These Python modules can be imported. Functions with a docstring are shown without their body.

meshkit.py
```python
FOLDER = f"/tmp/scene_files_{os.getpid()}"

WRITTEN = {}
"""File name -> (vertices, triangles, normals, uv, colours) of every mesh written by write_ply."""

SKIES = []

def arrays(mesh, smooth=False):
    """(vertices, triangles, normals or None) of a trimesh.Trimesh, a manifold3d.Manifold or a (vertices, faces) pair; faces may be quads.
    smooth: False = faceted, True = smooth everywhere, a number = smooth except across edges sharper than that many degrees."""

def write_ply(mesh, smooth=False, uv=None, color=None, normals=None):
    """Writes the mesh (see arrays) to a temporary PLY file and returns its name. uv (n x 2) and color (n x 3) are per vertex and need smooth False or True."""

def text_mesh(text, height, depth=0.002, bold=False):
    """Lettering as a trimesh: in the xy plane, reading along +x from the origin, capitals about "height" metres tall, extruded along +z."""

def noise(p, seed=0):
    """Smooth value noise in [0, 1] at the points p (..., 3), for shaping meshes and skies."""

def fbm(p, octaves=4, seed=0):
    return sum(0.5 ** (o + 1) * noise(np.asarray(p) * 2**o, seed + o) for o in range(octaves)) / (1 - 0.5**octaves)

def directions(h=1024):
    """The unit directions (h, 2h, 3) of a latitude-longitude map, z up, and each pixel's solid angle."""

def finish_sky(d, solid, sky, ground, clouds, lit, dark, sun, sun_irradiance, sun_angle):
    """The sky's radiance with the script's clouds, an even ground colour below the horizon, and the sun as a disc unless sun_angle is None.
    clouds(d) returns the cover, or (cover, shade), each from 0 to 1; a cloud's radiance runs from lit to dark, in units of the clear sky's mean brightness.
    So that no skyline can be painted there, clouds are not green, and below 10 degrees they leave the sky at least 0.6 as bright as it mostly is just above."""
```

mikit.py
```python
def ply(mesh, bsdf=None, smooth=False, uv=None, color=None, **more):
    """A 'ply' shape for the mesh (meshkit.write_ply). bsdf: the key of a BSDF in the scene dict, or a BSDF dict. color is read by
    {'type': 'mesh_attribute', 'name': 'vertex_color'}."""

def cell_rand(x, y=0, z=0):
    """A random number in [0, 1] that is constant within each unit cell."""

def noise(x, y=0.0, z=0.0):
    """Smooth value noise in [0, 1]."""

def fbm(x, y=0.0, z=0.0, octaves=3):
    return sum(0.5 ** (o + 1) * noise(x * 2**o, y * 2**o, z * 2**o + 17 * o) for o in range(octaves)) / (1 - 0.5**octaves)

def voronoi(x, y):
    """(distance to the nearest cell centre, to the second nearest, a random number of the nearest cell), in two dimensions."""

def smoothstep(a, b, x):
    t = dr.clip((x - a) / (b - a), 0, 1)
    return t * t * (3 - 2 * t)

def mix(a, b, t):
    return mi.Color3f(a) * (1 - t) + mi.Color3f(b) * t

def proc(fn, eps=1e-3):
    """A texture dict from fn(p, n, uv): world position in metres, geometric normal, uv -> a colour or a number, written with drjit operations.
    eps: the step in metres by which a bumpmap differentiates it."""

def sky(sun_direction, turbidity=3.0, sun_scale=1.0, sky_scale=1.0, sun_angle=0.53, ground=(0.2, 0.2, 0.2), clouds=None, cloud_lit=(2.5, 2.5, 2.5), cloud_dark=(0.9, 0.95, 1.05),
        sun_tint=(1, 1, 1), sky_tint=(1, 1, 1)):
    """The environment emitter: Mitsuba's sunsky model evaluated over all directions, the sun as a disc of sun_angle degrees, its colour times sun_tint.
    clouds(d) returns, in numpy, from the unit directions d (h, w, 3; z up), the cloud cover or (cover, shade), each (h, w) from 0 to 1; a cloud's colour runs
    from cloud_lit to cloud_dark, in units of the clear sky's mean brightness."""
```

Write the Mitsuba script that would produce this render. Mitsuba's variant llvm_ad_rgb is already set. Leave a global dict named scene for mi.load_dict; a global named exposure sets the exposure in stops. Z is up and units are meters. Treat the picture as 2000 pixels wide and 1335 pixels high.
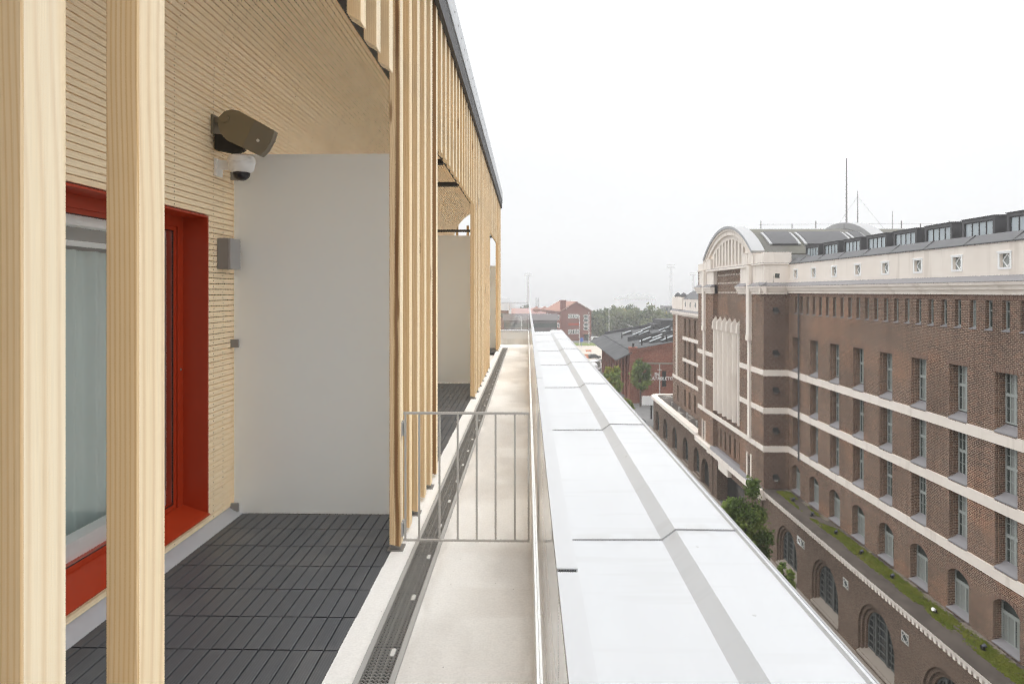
import math, random
import numpy as np, trimesh, drjit as dr, mitsuba as mi
import mikit, meshkit
from mikit import proc, noise, fbm, voronoi, cell_rand, smoothstep, mix
from shapely.geometry import Polygon, box as sbox, Point
from shapely.ops import unary_union
T = mi.ScalarTransform4f
random.seed(7); RNG = np.random.default_rng(7)

# ------------------------------------------------------------------ camera, sky, exposure
YAW = math.atan(30 / 1300)
EYE = [0.0, 0.0, 1.5]
scene = {'camera': {'type': 'perspective', 'fov': 2 * math.degrees(math.atan(1000 / 1300)), 'fov_axis': 'x',
                    'principal_point_offset_x': 0.0, 'principal_point_offset_y': 98.5 / 1335,
                    'near_clip': 0.05, 'far_clip': 30000.0,
                    'to_world': T().look_at(origin=EYE, target=[-math.sin(YAW), math.cos(YAW), 1.5], up=[0, 0, 1]),
                    'medium': {'type': 'ref', 'id': 'haze_air'}}}
labels = {}

def cloud_shade(d):                       # a closed overcast, brighter overhead than at the horizon
    z = np.clip(d[..., 2], 0, 1)
    soft = meshkit.fbm(d * 2.2 + 3.1, 3, 5) - 0.5
    return np.ones_like(z), np.clip(1.0 - z ** 2.5 + 0.05 * soft, 0, 1)

scene['sky'] = mikit.sky([0.55, -0.35, 0.75], turbidity=3, sun_scale=0.0, clouds=cloud_shade,
                         cloud_lit=(3.0, 3.02, 3.05), cloud_dark=(0.90, 0.912, 0.922), ground=(0.25, 0.25, 0.25))
scene['haze_air'] = {'type': 'homogeneous', 'albedo': 0.985, 'sigma_t': 0.00095, 'phase': {'type': 'hg', 'g': 0.72}}
exposure = 3.52

# ------------------------------------------------------------------ materials
def pr(name, col, rough=0.6, metal=0.0, spec=0.5, two=True, **k):
    b = {'type': 'principled', 'base_color': col if isinstance(col, dict) else {'type': 'rgb', 'value': list(col)},
         'roughness': rough, 'metallic': metal, 'specular': spec, **k}
    scene[name] = {'type': 'twosided', 'bsdf': b} if two else b
    return name

def post_wood(p, n, uv):
    s = uv.x * 37.0
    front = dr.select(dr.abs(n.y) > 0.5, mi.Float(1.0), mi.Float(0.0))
    lat = p.x * 1.0 + p.y * 0.45
    wob = (noise(p.z * 0.9, s, 3.0) - 0.5) * 0.035 + (noise(p.z * 3.1, s, 9.0) - 0.5) * 0.008
    t = lat + wob
    kz = p.z * 0.9 + s * 5.1
    k1, _, kr = voronoi(lat * 7.0 + s, kz)
    knot = smoothstep(0.085, 0.03, k1) * (kr > 0.55)
    t2 = t + smoothstep(0.35, 0.0, k1) * 0.012 * (kr > 0.55)
    g = fbm(t2 * 120.0 + s, p.z * 0.5, s, 2)
    ring = 0.5 + 0.5 * dr.sin(t2 * (430.0 + 230.0 * front) + 6.0 * noise(p.z * 0.6, s, 1.0) + s)
    late = dr.power(ring, 3.0)
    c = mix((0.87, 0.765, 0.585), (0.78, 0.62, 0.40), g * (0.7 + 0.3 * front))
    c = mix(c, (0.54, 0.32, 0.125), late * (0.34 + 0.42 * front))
    c = mix(c, (0.80, 0.54, 0.26), smoothstep(0.60, 0.85, noise(t2 * 62.0, p.z * 0.45, s + 4.0)) * 0.45)
    c = mix(c, (0.91, 0.80, 0.60), smoothstep(0.55, 0.8, noise(t * 9.0, p.z * 0.25, s)) * 0.5)
    heart = smoothstep(0.70, 0.86, noise(t2 * 22.0 + s * 3, p.z * 0.35, s)) * smoothstep(0.45, 0.6, uv.x)
    c = mix(c, (0.36, 0.19, 0.075), heart * 0.75)
    c = mix(c, (0.72, 0.495, 0.255), front * (0.45 + 0.25 * noise(lat * 60.0, p.z * 0.3, s)))  # shade of the front faces put into the colour as darker tan
    c = mix(c, c * mi.Color3f(1.0, 0.90, 0.74), smoothstep(0.35, 0.8, cell_rand(uv.x * 1000.0, 3)) * 0.6)
    st = dr.abs(lat + 0.764 - (0.012 * noise(p.z * 1.7, s, 2.0) + 0.006 * noise(p.z * 6.0, s, 5.0)) - (p.y * 0.45))
    rip = smoothstep(0.019, 0.007, st + 0.004 * noise(p.z * 9.0, lat * 300.0, s)) * (uv.x > 0.9) * (0.6 + 0.4 * noise(p.z * 2.3, s)) * (uv.x < 0.985)
    c = mix(c, (0.17, 0.07, 0.024), rip)
    c = mix(c, (0.26, 0.125, 0.05), (uv.x > 0.98) * 0.85 * front)  # one post gets dark brown on its front face only
    c = mix(c, (0.24, 0.12, 0.05), knot * 0.8)
    c = c * (0.94 + 0.12 * noise(p.x * 900.0 + p.y * 500.0, p.z * 14.0, s))
    return c

def board_wood(p, n, uv):
    s = uv.x * 91.0
    a = uv.y
    g = fbm(a * 5.0 + s * 3.0 + noise(p.y * 0.8, s) * 2.0, p.y * 1.1, s, 3)
    c = mix((0.93, 0.80, 0.585), (0.87, 0.70, 0.465), g * 0.9 + 0.35 * (uv.x - 0.5))
    late = dr.power(0.5 + 0.5 * dr.sin(a * 17.0 + 5.0 * noise(p.y * 0.7, s, 4.0) + s), 4.0)
    c = mix(c, (0.66, 0.45, 0.24), late * 0.28)
    k1, _, kr = voronoi(p.y * 2.2 + s * 3.0, a * 0.8 + s)
    c = mix(c, (0.38, 0.22, 0.11), smoothstep(0.05, 0.015, k1) * (kr > 0.7) * 0.8)
    d = p.y - 3.13
    m = dr.abs(d - 0.6 * dr.round(d / 0.6))
    nail = ((m < 0.004) & ((dr.abs(a - 0.5) < 0.12))) | ((dr.abs(p.y - 4.2) < 0.004) & (dr.abs(a - 0.5) < 0.12))
    c = dr.select(nail, mi.Color3f(0.22, 0.17, 0.13), c)
    return c

def deck_col(p, n, uv):
    s = uv.x * 57.0
    g = fbm(p.x * 60.0, p.y * 2.5, s, 3)
    c = mix((0.070, 0.075, 0.084), (0.092, 0.097, 0.107), 0.5 * g + 0.5 * uv.x)
    dust = smoothstep(0.55, 0.8, fbm(p.x * 3.5, p.y * 3.0, 2.0, 3))
    return mix(c, (0.14, 0.137, 0.133), dust * 0.35) * (0.88 + 0.24 * smoothstep(0.3, 0.5, dr.abs(p.x / 0.0115 - dr.round(p.x / 0.0115))))

def concrete_col(p, n, uv):
    big = fbm(p.x * 2.4, p.y * 1.1, 1.0, 4)
    c = mix((0.755, 0.735, 0.70), (0.61, 0.585, 0.55), smoothstep(0.35, 0.70, big))
    warm = smoothstep(0.5, 0.75, fbm(p.x * 3.0 + 9, p.y * 0.7, 4.0, 3))
    c = mix(c, (0.66, 0.605, 0.53), warm * 0.40)
    c = mix(c, (0.80, 0.785, 0.755), smoothstep(-0.66, -0.70, p.x) * 0.75)
    band = smoothstep(0.52, 0.70, noise(p.x * 1.2, p.y * 3.4, 7.0))
    c = mix(c, (0.57, 0.53, 0.485), band * 0.30 * smoothstep(-0.5, -0.2, p.x))
    edge = smoothstep(-0.06, 0.02, p.x) + smoothstep(-0.44, -0.50, p.x) * (p.x > -0.60)
    stain = edge * smoothstep(0.38, 0.62, fbm(p.x * 14.0, p.y * 3.0, 5.0, 3))
    c = mix(c, (0.46, 0.43, 0.395), stain * 0.30)
    d, _, r = voronoi(p.x * 13.0, p.y * 13.0)
    pit = smoothstep(0.06, 0.02, d) * (r > 0.93)
    c = mix(c, (0.26, 0.24, 0.22), pit * 0.7)
    return c * (0.95 + 0.10 * noise(p.x * 160, p.y * 160, 1.0))

def brick_uv(p, n):
    side = dr.abs(n.x) > 0.5
    return dr.select(side, p.y, p.x), p.z

def brick_base(u, v, bl, ch, mort, cols, mcol):
    row = dr.floor(v / ch)
    uu = u / bl + 0.5 * (row - 2.0 * dr.floor(row * 0.5)) + 0.15 * cell_rand(row, 3)
    fu, fv = uu - dr.floor(uu), v / ch - row
    r = cell_rand(dr.floor(uu), row, 5)
    r2 = cell_rand(dr.floor(uu), row, 11)
    c = mix(cols[0], cols[1], r)
    c = mix(c, cols[2], (r2 > 0.8) * 0.75)
    mu, mv = mort / bl, mort / ch
    m = dr.maximum(smoothstep(1 - mu * 1.1, 1 - mu * 0.8, fu), smoothstep(1 - mv * 1.1, 1 - mv * 0.8, fv))
    return c, m, row, uu

def main_brick(p, n, uv):
    u, v = brick_uv(p, n)
    c, m, row, uu = brick_base(u, v, 0.28, 0.092, 0.025, ((0.140, 0.074, 0.049), (0.074, 0.042, 0.030), (0.205, 0.102, 0.066)), 0)
    grime = fbm(u * 0.35, v * 0.22, 3.0, 3)
    c = c * (0.80 + 0.40 * cell_rand(dr.floor(row * 0.5), dr.floor(u / 2.3), 9))
    c = mix(c, mi.Color3f(0.47, 0.365, 0.285), m)
    patch = smoothstep(0.55, 0.72, fbm(u * 0.22, v * 0.3, 8.0, 3))
    c = mix(c, c * mi.Color3f(1.22, 1.10, 1.02), patch)
    streak = smoothstep(0.50, 0.80, fbm(u * 3.0, v * 0.16, 5.0, 3))
    return c * (0.68 + 0.40 * grime) * (1 - 0.22 * streak)

def podium_brick(p, n, uv):
    u, v = brick_uv(p, n)
    c, m, row, uu = brick_base(u, v, 0.25, 0.082, 0.018, ((0.128, 0.086, 0.064), (0.090, 0.063, 0.048), (0.155, 0.104, 0.077)), 0)
    grime = fbm(u * 0.3, v * 0.5, 3.0, 3)
    c = mix(c, mi.Color3f(0.21, 0.165, 0.130), m)
    return c * (0.78 + 0.42 * grime)

def diaper_brick(p, n, uv):
    u, v = brick_uv(p, n)
    c, m, row, uu = brick_base(u, v, 0.25, 0.0865, 0.022, ((0.110, 0.062, 0.047), (0.080, 0.048, 0.038), (0.135, 0.077, 0.057)), 0)
    a, b = (u + v) / 0.52, (u - v) / 0.52
    fa, fb = dr.abs(a - dr.round(a)), dr.abs(b - dr.round(b))
    sp = ((fa < 0.09) | (fb < 0.09)) & (cell_rand(dr.floor(uu * 2), row, 2) > 0.25)
    c = mix(c, mi.Color3f(0.26, 0.20, 0.165), dr.maximum(m, sp * 0.6))
    return c

def soldier_brick(p, n, uv):
    u, v = brick_uv(p, n)
    f = u / 0.09
    fu = f - dr.floor(f)
    c = mix((0.175, 0.098, 0.070), (0.120, 0.070, 0.053), cell_rand(dr.floor(f), 2))
    return mix(c, (0.34, 0.265, 0.215), smoothstep(0.72, 0.8, fu))

def red_brick(p, n, uv):
    u, v = brick_uv(p, n)
    c, m, row, uu = brick_base(u, v, 0.28, 0.09, 0.02, ((0.225, 0.075, 0.045), (0.165, 0.052, 0.036), (0.27, 0.10, 0.062)), 0)
    c = mix(c, mi.Color3f(0.28, 0.18, 0.14), m * 0.7)
    return c * (0.72 + 0.55 * fbm(u * 0.3, v * 0.4, 1.0, 3))

def cream_col(p, n, uv):
    g = fbm(p.x * 1.3 + p.y * 1.1, p.z * 0.7, 2.0, 4)
    c = mix((0.80, 0.735, 0.66), (0.735, 0.66, 0.585), g)
    st = smoothstep(0.60, 0.82, fbm(p.x * 2.0 + p.y * 2.4, p.z * 0.25, 8.0, 3))
    return mix(c, (0.50, 0.43, 0.36), st * 0.35)

def roof_col(p, n, uv):
    g = fbm(p.x * 0.8, p.y * 0.8, p.z, 4)
    seam = dr.abs(p.y / 0.62 - dr.round(p.y / 0.62)) < 0.03
    c = mix((0.085, 0.085, 0.09), (0.14, 0.138, 0.135), g)
    return mix(c, (0.055, 0.055, 0.058), seam * 0.4)

def mossy_roof(p, n, uv):
    g = fbm(p.x * 0.5, p.y * 0.5, p.z * 0.5, 4)
    seam = dr.abs(p.x / 0.55 - dr.round(p.x / 0.55)) < 0.05
    c = mix((0.125, 0.12, 0.108), (0.130, 0.126, 0.102), smoothstep(0.3, 0.65, g))
    c = mix(c, (0.11, 0.105, 0.09), smoothstep(0.55, 0.75, fbm(p.x, p.y * 0.4, 3.0, 3)) * 0.6)
    return mix(c, (0.10, 0.10, 0.09), seam * 0.35)

def felt_col(p, n, uv):
    g = fbm(p.x * 0.4, p.y * 0.4, 1.0, 4)
    return mix((0.038, 0.039, 0.042), (0.075, 0.076, 0.078), g)

def podium_roof_col(p, n, uv):
    g = fbm(p.x * 1.2, p.y * 0.9, 1.0, 4)
    c = mix((0.055, 0.046, 0.040), (0.12, 0.10, 0.085), g)
    lich = smoothstep(0.55, 0.72, fbm(p.x * 1.1, p.y * 0.5, 7.0, 4)) * smoothstep(84.0, 88.0, p.y)
    return mix(c, (0.30, 0.28, 0.25), lich)

def asphalt_col(p, n, uv):
    g = fbm(p.x * 0.15, p.y * 0.15, 1.0, 4)
    c = mix((0.10, 0.10, 0.10), (0.19, 0.185, 0.18), g)
    return c * (0.9 + 0.2 * noise(p.x * 2, p.y * 2))

def paving_col(p, n, uv):
    g = fbm(p.x * 0.2, p.y * 0.2, 1.0, 4)
    return mix((0.36, 0.32, 0.27), (0.48, 0.44, 0.38), g)

def moss_col(p, n, uv):
    g = fbm(p.x * 2.1, p.y * 1.4, 1.0, 4)
    return mix((0.068, 0.098, 0.012), (0.15, 0.145, 0.034), g)

def metal_sheet(p, n, uv):
    g = fbm(p.x * 1.7, p.y * 0.9, 1.0, 4)
    d, _, r = voronoi(p.x * 5.0, p.y * 5.0)
    spot = smoothstep(0.05, 0.02, d) * (r > 0.93)
    c = mix((0.475, 0.488, 0.502), (0.53, 0.542, 0.553), g)
    ds = p.y - 0.648 - 2.437 * dr.round((p.y - 0.648) / 2.437)
    dirt = smoothstep(0.16, 0.0, dr.abs(ds)) * smoothstep(0.35, 0.7, fbm(p.x * 9.0, p.y * 7.0, 3.0, 3))
    c = mix(c, (0.40, 0.395, 0.38), dirt * 0.4)
    run = smoothstep(0.55, 0.8, fbm(p.x * 2.0, p.y * 14.0, 9.0, 3)) * smoothstep(0.3, 0.6, noise(p.x * 1.5, p.y * 0.8, 2.0))
    c = mix(c, (0.42, 0.425, 0.425), run * 0.22)
    return mix(c, (0.30, 0.30, 0.29), spot * 0.5)

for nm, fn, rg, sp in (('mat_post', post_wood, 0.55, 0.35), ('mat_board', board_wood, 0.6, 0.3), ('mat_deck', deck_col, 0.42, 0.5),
                       ('mat_concrete', concrete_col, 0.8, 0.3), ('mat_brick', main_brick, 0.9, 0.2), ('mat_podium_brick', podium_brick, 0.9, 0.2),
                       ('mat_diaper', diaper_brick, 0.9, 0.2), ('mat_soldier', soldier_brick, 0.9, 0.2), ('mat_red_brick', red_brick, 0.9, 0.2),
                       ('mat_cream', cream_col, 0.8, 0.25), ('mat_roof', roof_col, 0.6, 0.4), ('mat_mossy_roof', mossy_roof, 0.75, 0.3),
                       ('mat_felt', felt_col, 0.7, 0.35), ('mat_podium_roof', podium_roof_col, 0.8, 0.3), ('mat_asphalt', asphalt_col, 0.85, 0.3),
                       ('mat_paving', paving_col, 0.85, 0.3), ('mat_moss', moss_col, 0.95, 0.1), ('mat_sheet', metal_sheet, 0.42, 0.45)):
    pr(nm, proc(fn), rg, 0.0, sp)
def sheet_bump(p, n, uv):
    return fbm(p.x * 3.2, p.y * 1.6, 2.0, 2)
scene['mat_sheet'] = {'type': 'twosided', 'bsdf': {'type': 'bumpmap', 'arbitrary': proc(sheet_bump, 0.01), 'scale': 0.012, 'bsdf': scene['mat_sheet']['bsdf']}}
pr('mat_white', (0.80, 0.80, 0.79), 0.4)
pr('mat_rim', (0.40, 0.395, 0.38), 0.5, 0.2)
pr('mat_galv', (0.62, 0.64, 0.66), 0.42, 0.75)
pr('mat_alu', (0.74, 0.74, 0.73), 0.35, 0.35)
pr('mat_dark_steel', (0.036, 0.034, 0.035), 0.5)
pr('mat_rail', (0.49, 0.502, 0.515), 0.4)
pr('mat_seam', (0.33, 0.33, 0.335), 0.5)
pr('mat_spot', (0.06, 0.065, 0.08), 0.5)
pr('mat_black', (0.012, 0.012, 0.012), 0.5)
pr('mat_grey', (0.235, 0.225, 0.215), 0.45)
pr('mat_gate', (0.50, 0.48, 0.45), 0.5, 0.1)
pr('mat_steel', (0.30, 0.29, 0.28), 0.42, 0.6)
pr('mat_grating', (0.30, 0.29, 0.275), 0.45, 0.2)
pr('mat_bronze', (0.215, 0.18, 0.115), 0.42, 0.15)
pr('mat_bronze_dark', (0.20, 0.178, 0.135), 0.45, 0.15)
pr('mat_dome', (0.02, 0.02, 0.024), 0.08)
pr('mat_red', (0.37, 0.038, 0.011), 0.36, 0.0, 0.35)
pr('mat_frost', (0.83, 0.85, 0.835), 0.26, 0.0, 0.55)
pr('mat_skirt', (0.50, 0.52, 0.56), 0.4, 0.3)
pr('mat_room', (0.30, 0.30, 0.29), 0.8)
pr('mat_curtain', (0.44, 0.54, 0.52), 0.85)
pr('mat_vent', (0.22, 0.21, 0.20), 0.6)
pr('mat_winframe', (0.345, 0.37, 0.35), 0.5)
pr('mat_pane', (0.045, 0.056, 0.053), 0.06, 0.0, 0.6)
pr('mat_blind', (0.245, 0.26, 0.245), 0.10, 0.0, 0.6)
pr('mat_brightpane', (0.40, 0.45, 0.47), 0.08, 0.0, 0.6)
pr('mat_skylight', (0.24, 0.27, 0.285), 0.10, 0.0, 0.6)
pr('mat_sill', (0.225, 0.215, 0.222), 0.55)
pr('mat_ledge', (0.21, 0.20, 0.205), 0.6)
pr('mat_dormer', (0.078, 0.077, 0.08), 0.5)
pr('mat_zinc', (0.36, 0.36, 0.36), 0.5, 0.2)
pr('mat_ironwin', (0.09, 0.095, 0.09), 0.5)
pr('mat_darkpane', (0.024, 0.027, 0.028), 0.08, 0.0, 0.6)
pr('mat_stone', (0.24, 0.205, 0.17), 0.8)
pr('mat_plaster', (0.42, 0.42, 0.40), 0.8)
pr('mat_bark', (0.085, 0.065, 0.05), 0.9)
pr('mat_grass', (0.13, 0.16, 0.05), 0.95, 0.0, 0.1)
scene['mat_water'] = {'type': 'dielectric', 'int_ior': 1.33, 'ext_ior': 1.0}
pr('mat_roofred', (0.30, 0.145, 0.105), 0.7)
pr('mat_pinkroof', (0.44, 0.27, 0.24), 0.7)
pr('mat_wallbrown', (0.20, 0.07, 0.055), 0.85)
pr('mat_shed', (0.095, 0.08, 0.08), 0.7)
pr('mat_car_white', (0.78, 0.78, 0.78), 0.25, 0.0, 0.5, clearcoat=0.6)
pr('mat_car_dark', (0.025, 0.027, 0.03), 0.25, 0.0, 0.5, clearcoat=0.6)
pr('mat_tyre', (0.02, 0.02, 0.02), 0.8)
pr('mat_blue', (0.05, 0.11, 0.38), 0.5)
pr('mat_orange', (0.62, 0.20, 0.09), 0.6)
pr('mat_isle', (0.24, 0.25, 0.23), 0.9)
scene['mat_glass'] = {'type': 'dielectric', 'int_ior': 1.5, 'ext_ior': 1.0, 'specular_transmittance': {'type': 'rgb', 'value': [0.985, 0.995, 0.99]}}
scene['mat_window_glass'] = {'type': 'thindielectric', 'int_ior': 1.6}
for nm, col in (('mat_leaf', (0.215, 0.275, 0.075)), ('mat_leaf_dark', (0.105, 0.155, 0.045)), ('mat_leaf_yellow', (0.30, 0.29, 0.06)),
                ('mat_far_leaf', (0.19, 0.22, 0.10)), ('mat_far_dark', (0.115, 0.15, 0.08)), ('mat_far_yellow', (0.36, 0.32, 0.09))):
    scene[nm] = {'type': 'principledthin', 'base_color': {'type': 'rgb', 'value': list(col)}, 'roughness': 0.55, 'diff_trans': 0.7, 'spec_trans': 0.0}

# ------------------------------------------------------------------ helpers
def key_of(name, parent=None):
    base = f'{parent}__{name}' if parent else name
    k, i = base, 0
    while k in scene or k in labels:
        i += 1
        k = f'{base}_{i:03d}'
    return k

def thing(name, label, cat, group=None):
    k = key_of(name)
    labels[k] = {'label': label, 'category': cat}
    if group: labels[k]['group'] = group
    return k

def put(name, mesh, mat, parent=None, smooth=False, uv=None, label=None, kind=None, **more):
    k = key_of(name, parent)
    d = mesh if isinstance(mesh, dict) and mesh.get('type') == 'ply' else mikit.ply(mesh, mat, smooth=smooth, uv=uv)
    scene[k] = {**d, **more} if more else d
    if label or kind:
        labels.setdefault(k, {})
        if label: labels[k]['label'] = label
        if kind: labels[k]['kind'] = kind
    return k

def struct(name, mesh, mat, **k):
    return put(name, mesh, mat, kind='structure', **k)

def single(name, mesh, mat, label, cat, group=None, smooth=False, kind=None, **k):
    q = put(name, mesh, mat, smooth=smooth, **k)
    labels[q] = {'label': label, 'category': cat}
    if group: labels[q]['group'] = group
    if kind: labels[q]['kind'] = kind
    return q

def at(x, y, z, rz=0.0):
    t = T().translate([x, y, z])
    return t.rotate([0, 0, 1], rz) if rz else t

def puts(name, mat, parent, *bs):
    for b in bs: put(name, B(*b), mat, parent)

def B(x0, x1, y0, y1, z0, z1):
    v = np.array([[x, y, z] for x in (x0, x1) for y in (y0, y1) for z in (z0, z1)], float)
    f = np.array([[0, 1, 3], [0, 3, 2], [4, 6, 7], [4, 7, 5], [0, 4, 5], [0, 5, 1], [2, 3, 7], [2, 7, 6], [0, 2, 6], [0, 6, 4], [1, 5, 7], [1, 7, 3]])
    return v, f

def cat(parts):
    vs, fs, n = [], [], 0
    for m in parts:
        v, f = (np.asarray(m.vertices), np.asarray(m.faces)) if hasattr(m, 'vertices') else m
        vs.append(v); fs.append(np.asarray(f) + n); n += len(v)
    return np.vstack(vs), np.vstack(fs)

def boxes(*bs): return cat([B(*b) for b in bs])

def prism(poly, y0, y1):
    """polygon in (x, z) swept along y."""
    g = poly if isinstance(poly, Polygon) else Polygon(poly)
    m = trimesh.creation.extrude_polygon(g, y1 - y0, engine='earcut')
    v = np.asarray(m.vertices)
    return np.stack([v[:, 0], y1 - v[:, 2], v[:, 1]], 1), np.asarray(m.faces)

def slab(poly, x0, x1):
    """polygon (or multi-polygon) in (y, z) swept along x."""
    out = []
    for g in getattr(poly, 'geoms', [poly]):
        if g.area < 1e-6: continue
        m = trimesh.creation.extrude_polygon(g, x1 - x0, engine='earcut')
        v = np.asarray(m.vertices)
        out.append((np.stack([x0 + v[:, 2], v[:, 0], v[:, 1]], 1), np.asarray(m.faces)))
    return cat(out)

def cyl(p0, p1, r, n=12, r1=None):
    p0, p1 = np.array(p0, float), np.array(p1, float)
    z = (p1 - p0) / np.linalg.norm(p1 - p0)
    x = np.cross(z, [0, 0, 1] if abs(z[2]) < 0.9 else [1, 0, 0]); x /= np.linalg.norm(x)
    y = np.cross(z, x)
    a = np.arange(n) * 2 * math.pi / n
    ring = np.cos(a)[:, None] * x + np.sin(a)[:, None] * y
    r1 = r if r1 is None else r1
    v = np.vstack([p0 + ring * r, p1 + ring * r1, [p0], [p1]])
    i = np.arange(n); j = (i + 1) % n
    f = np.vstack([np.stack([i, j, j + n], 1), np.stack([i, j + n, i + n], 1), np.stack([j, i, 0 * i + 2 * n], 1), np.stack([i + n, j + n, 0 * i + 2 * n + 1], 1)])
    return v, f

def lathe(profile, n=32):
    p = np.array(profile, float)
    a = np.arange(n) * 2 * math.pi / n
    v = np.stack([p[:, None, 0] * np.cos(a), p[:, None, 0] * np.sin(a), np.repeat(p[:, 1:2], n, 1)], -1).reshape(-1, 3)
    k = len(p)
    i, j = np.meshgrid(np.arange(k - 1), np.arange(n), indexing='ij')
    q = np.stack([i * n + j, i * n + (j + 1) % n, (i + 1) * n + (j + 1) % n, (i + 1) * n + j], -1).reshape(-1, 4)
    return v, np.vstack([q[:, [0, 1, 2]], q[:, [0, 2, 3]]])

def move(m, d):
    return m[0] + np.asarray(d, float), m[1]

def rot(m, axis, deg, origin=(0, 0, 0)):
    R = trimesh.transformations.rotation_matrix(math.radians(deg), axis)[:3, :3]
    return (m[0] - origin) @ R.T + origin, m[1]

def arch_poly(yc, w, z0, ztop, n=18):
    """round-headed opening in (y, z)."""
    r = w / 2
    a = np.linspace(0, math.pi, n)
    return Polygon([(yc - r, z0), (yc + r, z0)] + [(yc + r * math.cos(t), ztop - r + r * math.sin(t)) for t in a])

def seg_poly(yc, w, z0, zs, rise, n=10):
    """opening with a segmental head: springs at zs, rises by rise."""
    h = w / 2
    R = (h * h + rise * rise) / (2 * rise)
    a0 = math.asin(h / R)
    a = np.linspace(a0, -a0, n)
    return Polygon([(yc - h, z0), (yc + h, z0)] + [(yc + R * math.sin(t), zs + rise - R + R * math.cos(t)) for t in a])

def chamfer_rect(x0, x1, y0, y1, c):
    return Polygon([(x0 + c, y0), (x1 - c, y0), (x1, y0 + c), (x1, y1 - c), (x1 - c, y1), (x0 + c, y1), (x0, y1 - c), (x0, y0 + c)])

# ------------------------------------------------------------------ ground, sea, sky's surroundings
GZ = -22.5
struct('ground', boxes((-400, 500, -150, 440, GZ - 3, GZ)), 'mat_asphalt')
struct('sea', (np.array([[-6900, -650, -24.2], [6900, -650, -24.2], [6900, 12000, -24.2], [-6900, 12000, -24.2]], float), np.array([[0, 1, 2], [0, 2, 3]])), 'mat_water')
struct('paved_square', boxes((5, 60, 205, 300, GZ, GZ + 0.02)), 'mat_paving')
struct('pavement', boxes((20.2, 21.9, 20, 119, GZ, GZ + 0.13)), 'mat_stone')
struct('grass_verge', boxes((5, 60, 296, 312, GZ, GZ + 0.06)), 'mat_grass')

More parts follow.
